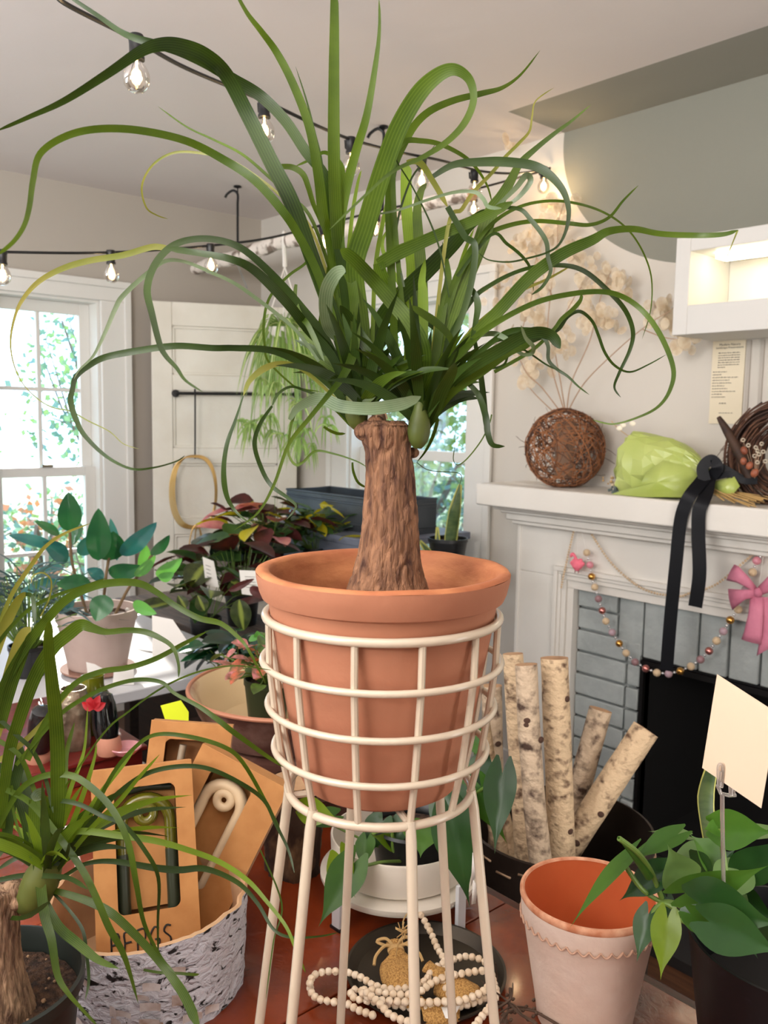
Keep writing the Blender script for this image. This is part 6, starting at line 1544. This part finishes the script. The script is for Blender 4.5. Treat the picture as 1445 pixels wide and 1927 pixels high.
# ================================================================ rusty bowl with polka dot plant
rc=P(548,1296,1.50);rc=V((rc.x,rc.y,0));rR=P(548,1296,1.50);zr3=.952
rust=mat('rusty_enamel_outside',(74,40,28),.75,col2=(120,92,80),scale=16,detail=8,bump=.4,bscale=30,lo=.45,hi=.68)
rusi=mat('rusty_enamel_inside',(208,184,142),.55,col2=(150,88,48),scale=8,detail=8,bump=.1,bscale=30,lo=.52,hi=.66)
bo=thing('rusty_bowl','large rusty round metal bowl with stained cream inside, left behind the terracotta pot','bowl',(rc.x,rc.y,.87))
BR=.182
M().lathe([(.02,.871),(.13,.870),(.145,.876),(.165,.915),(BR-.006,zr3-.01),(BR,zr3-.004)],rc,72).build('outside',rust,bo)
M().lathe([(BR-.003,zr3),(BR-.010,zr3-.006),(.158,.914),(.13,.889),(0,.884)],rc,72).build('inside',rusi,bo)
M().tube([V((rc.x+(BR-.001)*math.cos(6.28318*i/72),rc.y+(BR-.001)*math.sin(6.28318*i/72),zr3-.001)) for i in range(72)],.004,8,closed=True).build('rolled_rim',mat('rusty_rim',(176,120,92),.6,metal=.2),bo)
ts=thing('rusty_tub','squat rusted metal tub beneath the big rusty bowl','tub',(rc.x,rc.y,0))
M().lathe([(.112,0),(.110,.70),(.110,.752),(.146,.758),(.150,.80),(.152,.865),(.14,.869),(0,.8695)],rc,60).build('shell',rust,ts,angle=30)
M().tube([V((rc.x+(.152)*math.cos(6.28318*i/60),rc.y+.152*math.sin(6.28318*i/60),.80)) for i in range(60)],.005,8,closed=True).build('band',rust,ts)
pk_=P(503,1300,1.50);pk_=V((pk_.x,pk_.y,0))
gP=mat('dark_green_nursery',(34,44,22),.45)
npot('dark green nursery pot standing inside the rusty bowl',pk_,.042,.080,.8855,gP)
bushy('polka_dot_plant','pink-speckled polka dot plant with a lime top in the green pot in the rusty bowl','plant',V((pk_.x,pk_.y,.955)),.085,.085,70,.024,.036,[mat('polka_pink',(206,130,136),.55,col2=(112,92,60),scale=90,trans=.2),mat('polka_coral',(196,104,78),.55,col2=(90,84,44),scale=90,trans=.2),mat('polka_green',(96,130,54),.5,col2=(70,88,44),scale=60,trans=.2)],seed=15)
lf=bpy.data.objects.get('polka_dot_plant')
for (b,t_) in (((484,1197),(468,1206)),((484,1197),(500,1205)),((484,1199),(484,1188))): hleaf(lf,b,t_,13,rpB,1.50,1.49,20,kind='ovate')
# ================================================================ jars and small things on the red riser
def onr(px,py): p=PZ(px,py,.80);return V((p.x,p.y,0))
def jar(label,px,py,r,h,mm_,fill=None):
    c=onr(px,py);t=thing('glass_jar',label,'jar',(c.x,c.y,.80))
    M().lathe([(0,.8005),(r*.92,.80),(r,.806),(r,.80+h*.82),(r*.8,.80+h*.92),(r*.8,.80+h),(r*.74,.80+h),(r*.74,.80+h*.92),(r*.93,.80+h*.8),(r*.93,.81)],c,40).build('glass',mm_,t)
    if fill: M().lathe([(0,.811),(r*.9,.811),(r*.9,.80+h*.55),(0,.80+h*.58)],c,32).disp(lambda v:v+V((0,0,.004*noise.noise(v*60)))).build('filling',fill,t)
    return t
mer=mat('silvery_mottled_glass',(170,156,134),.25,metal=.5,col2=(120,104,84),scale=40,bump=.3,bscale=60)
jar('mottled silvery glass jar on the red riser behind the front palm leaves',140,1405,.030,.115,mer)
def bottle(label,px,py,lean,body,foot,cat='figurine'):
    c=onr(px,py);t=thing('dark_figurine',label,cat,(c.x,c.y,.80));R_=Matrix.Rotation(lean,3,'Y')
    M().lathe([(0,0),(.020,0),(.024,.012),(.021,.03),(.018,.034)],(c.x,c.y,.80),28).build('clay_base',foot,t)
    M().lathe([(0,.024),(.020,.028),(.024,.05),(.023,.09),(.019,.108),(.010,.114),(0,.115)],(c.x,c.y,.80),28,rot=R_).build('dark_body',body,t);return t
glb=mat('black_glossy_glaze',(14,18,20),.08,coat=.5);clayf=mat('pinkish_clay',(186,130,106),.8)
f1=bottle('leaning glossy black bottle figure with clay base and red blossom on the red riser',205,1418,-.25,glb,clayf)
cc_=onr(205,1418)+W*.87
m=M();c_=P(176,1335,dep(cc_)-.02)
for k in range(6):
    a=k*1.047;m.blade(c_,c_+RGT*.022*math.cos(a)+W*(.012+.016*abs(math.sin(a))),-FWD,.016,'ovate',nu=6,nv=4)
m.build('red_blossom',mat('crimson_petal',(176,24,34),.5,trans=.2),f1,angle=180)
f2=bottle('glossy black bottle figure with white specks at far left on the red riser',72,1432,.3,glb,clayf)
for (px,py,l) in ((205,1418,f1),(72,1432,f2)):
    pass
m=M();c_=onr(240,1440)
pkb=thing('pink_dish','small pale pink glass dish at the right corner of the red riser','dish',tuple(onr(236,1417)+W*.80))
M().lathe([(0,.8005),(.018,.80),(.030,.812),(.029,.814),(.016,.803),(0,.803)],onr(236,1417),32).build('dish',mat('pale_pink_glass',(226,170,178),.2,trans=.2),pkb)
gj=mat('green_yellow_glass',(120,120,24),.15,col2=(74,92,20),scale=12,trans=.3,coat=.4)
c_=P(258,1370,1.66);c_=V((-1.60,.70,0))
t=thing('green_glass_vase','squat olive-yellow glass vase behind the leaning black figure','vase',(c_.x-.02,c_.y-.03,.80))
M().lathe([(0,.8005),(.025,.80),(.038,.83),(.036,.87),(.022,.895),(.022,.915),(.019,.915),(.019,.895),(.032,.868),(.034,.832),(0,.806)],c_+V((-.02,-.03,0)),36).build('vase',gj,t)
# grey spiky foliage at the left edge
gsp=mat('blue_grey_needle_leaf',(70,96,104),.5,col2=(50,74,76),scale=20,trans=.2)
g2=onstep(55,1270,.76)
npot('black nursery pot of the spiky blue-grey plant at the left edge of the white table',V((g2.x,g2.y,0)),.05,.08,.76)
bushy('spiky_plant','blue-grey spiky needle-leaved plant at the left edge, behind the front palm','plant',V((g2.x,g2.y,.83)),.16,.22,150,.006,.10,[gsp],kind='needle',seed=16)
# ---------------------------------------------------------------- cards and signs
def sign(label,pts,m_,txt=0,name='price_card'):
    q=[P(*p) for p in pts];n=((q[1]-q[0]).cross(q[3]-q[0])).normalized()
    if n.dot(CAM-q[0])<0:n=-n
    t=thing(name,label,'card',tuple(min(q,key=lambda v:v.z)))
    b=[v-n*.001 for v in q];M().add(q+b,[(0,1,2,3),(7,6,5,4),(0,4,5,1),(1,5,6,2),(2,6,7,3),(3,7,4,0)]).build('card',m_,t,smooth=False)
    if txt:
        m=M();U_=(q[1]-q[0]);V_=(q[3]-q[0])
        for k in range(txt):
            f=.25+.55*k/txt;a=q[0]+U_*.2+V_*f+n*.0006;m.add([a,a+U_*rnd(.35,.6),a+U_*.35+V_*.02,a+V_*.02],[(0,1,2,3)])
        m.build('printed_lines',inkM,t,smooth=False)
    return t
sign('white printed card standing before the pink-tinged prayer plant, left of the black pot',[(381,1048,2.6),(402,1056,2.6),(412,1106,2.6),(387,1100,2.6)],paperW,4)
sign('white printed card standing on the bench just left of the terracotta rim',[(450,1073,2.55),(497,1075,2.55),(500,1124,2.55),(455,1118,2.55)],paperW,5)
sign('big blank white card between the clay pot and the dark foliage',[(286,1158,1.98),(325,1166,1.98),(356,1212,1.98),(287,1238,1.98)],paperW,0,'blank_sign')
sign('crumpled white paper card below the clay pot on the white table',[(162,1246,1.95),(178,1250,1.95),(200,1262,1.95),(170,1312,1.95)],paperW,0)
sign('bright white box-shaped card at the foot of the clay pot, lit by the sun',[(214,1262,dep(PZ(212,1290,.76))),(252,1256,dep(PZ(252,1290,.76))),(252,1289,dep(PZ(252,1290,.76))),(212,1289,dep(PZ(212,1290,.76)))],paperW,0)
sign('fluorescent yellow tag standing between the jars and cardboard boxes',[(302,1328,1.42),(340,1318,1.42),(355,1340,1.42),(352,1480,1.42)],mat('fluorescent_yellow',(222,240,40),.6),0,'yellow_tag')
# ================================================================ CAMERA, LIGHT
cam=bpy.data.cameras.new('camera');co=bpy.data.objects.new('camera',cam);C.objects.link(co)
bk=-AF
def cw3(v): return c2w(v)
Rm=Matrix((cw3(AR),cw3(AU),-cw3(AF))).transposed()
co.matrix_world=Matrix.Translation(CAM)@Rm.to_4x4()
cam.sensor_fit='VERTICAL';cam.sensor_height=24;cam.lens=24*FPX/1927;cam.dof.use_dof=True;cam.dof.focus_distance=.86;cam.dof.aperture_fstop=9.0;cam.clip_start=.02;cam.clip_end=100
bpy.context.scene.camera=co
w=bpy.data.worlds.new('daylight');bpy.context.scene.world=w;w.use_nodes=True
w.node_tree.nodes['Background'].inputs[0].default_value=(.50,.74,1.0,1);w.node_tree.nodes['Background'].inputs[1].default_value=7.5
def area(name,loc,size,energy,col,target=None,sy=None):
    l=bpy.data.lights.new(name,'AREA');l.energy=energy;l.color=col;l.size=size
    if sy: l.shape='RECTANGLE';l.size_y=sy
    o=bpy.data.objects.new(name,l);C.objects.link(o);o.location=loc
    d=(V(target)-V(loc)) if target else V((0,0,-1));o.rotation_euler=d.to_track_quat('-Z','Y').to_euler();return o
def point(name,loc,energy,col,r=.02):
    l=bpy.data.lights.new(name,'POINT');l.energy=energy;l.color=col;l.shadow_soft_size=r
    o=bpy.data.objects.new(name,l);C.objects.link(o);o.location=loc;return o
sun=bpy.data.lights.new('sun','SUN');sun.energy=9;sun.angle=.01;sun.color=(1,.95,.86)
so=bpy.data.objects.new('sun',sun);C.objects.link(so);so.rotation_euler=V((1,-.28,-.39)).to_track_quat('-Z','Y').to_euler()
area('ceiling_fill_behind',(.9,-1.2,2.38),1.2,10,(1,.88,.76),(-.6,.6,.9))  # added soft fill near the ceiling behind the camera, no fixture modelled
area('uplight_fill',(-.6,-1.3,1.9),1.0,116,(1,.97,.95),(-.8,-.9,2.44))  # added fill aimed upward to brighten the ceiling, out of view
area('uplight_fill_middle',(.1,-.3,1.95),.8,40,(1,.96,.94),(0,-.15,2.44))  # added upward fill above the camera, also for the ceiling
area('uplight_fill_left',(-2.7,-1.2,1.8),1.0,56,(.88,.94,1.0),(-2.7,-.8,2.44))  # added cool upward fill on the left, outside the view
area('front_fill',(-1.2,-2.5,1.45),2.6,20,(1,.98,.97),(-1.2,2.5,1.2),1.7)  # added frontal fill panel; the front wall has no window
area('right_fill',(1.62,-.4,1.45),2.2,10,(1,.97,.95),(-3.5,.8,1.2),1.6)  # added side fill panel; the right wall has no window
area('fireplace_fill',(.25,1.0,1.0),.8,15,(1,.95,.90),(-1.3,2.5,.95))  # added fill that brightens the mantel front and bricks, out of view
for i_,bp__ in enumerate(bulb_pts): point('bulb_light',bp__,.35 if i_!=5 else 1.6,(1,.72,.42),.012)
vs=bpy.context.scene.view_settings;vs.view_transform='Standard';vs.look='None';vs.gamma=1;vs.use_curve_mapping=False;vs.exposure=-0.42
cy=bpy.context.scene.cycles;cy.max_bounces=8;cy.transparent_max_bounces=24;cy.sample_clamp_indirect=6
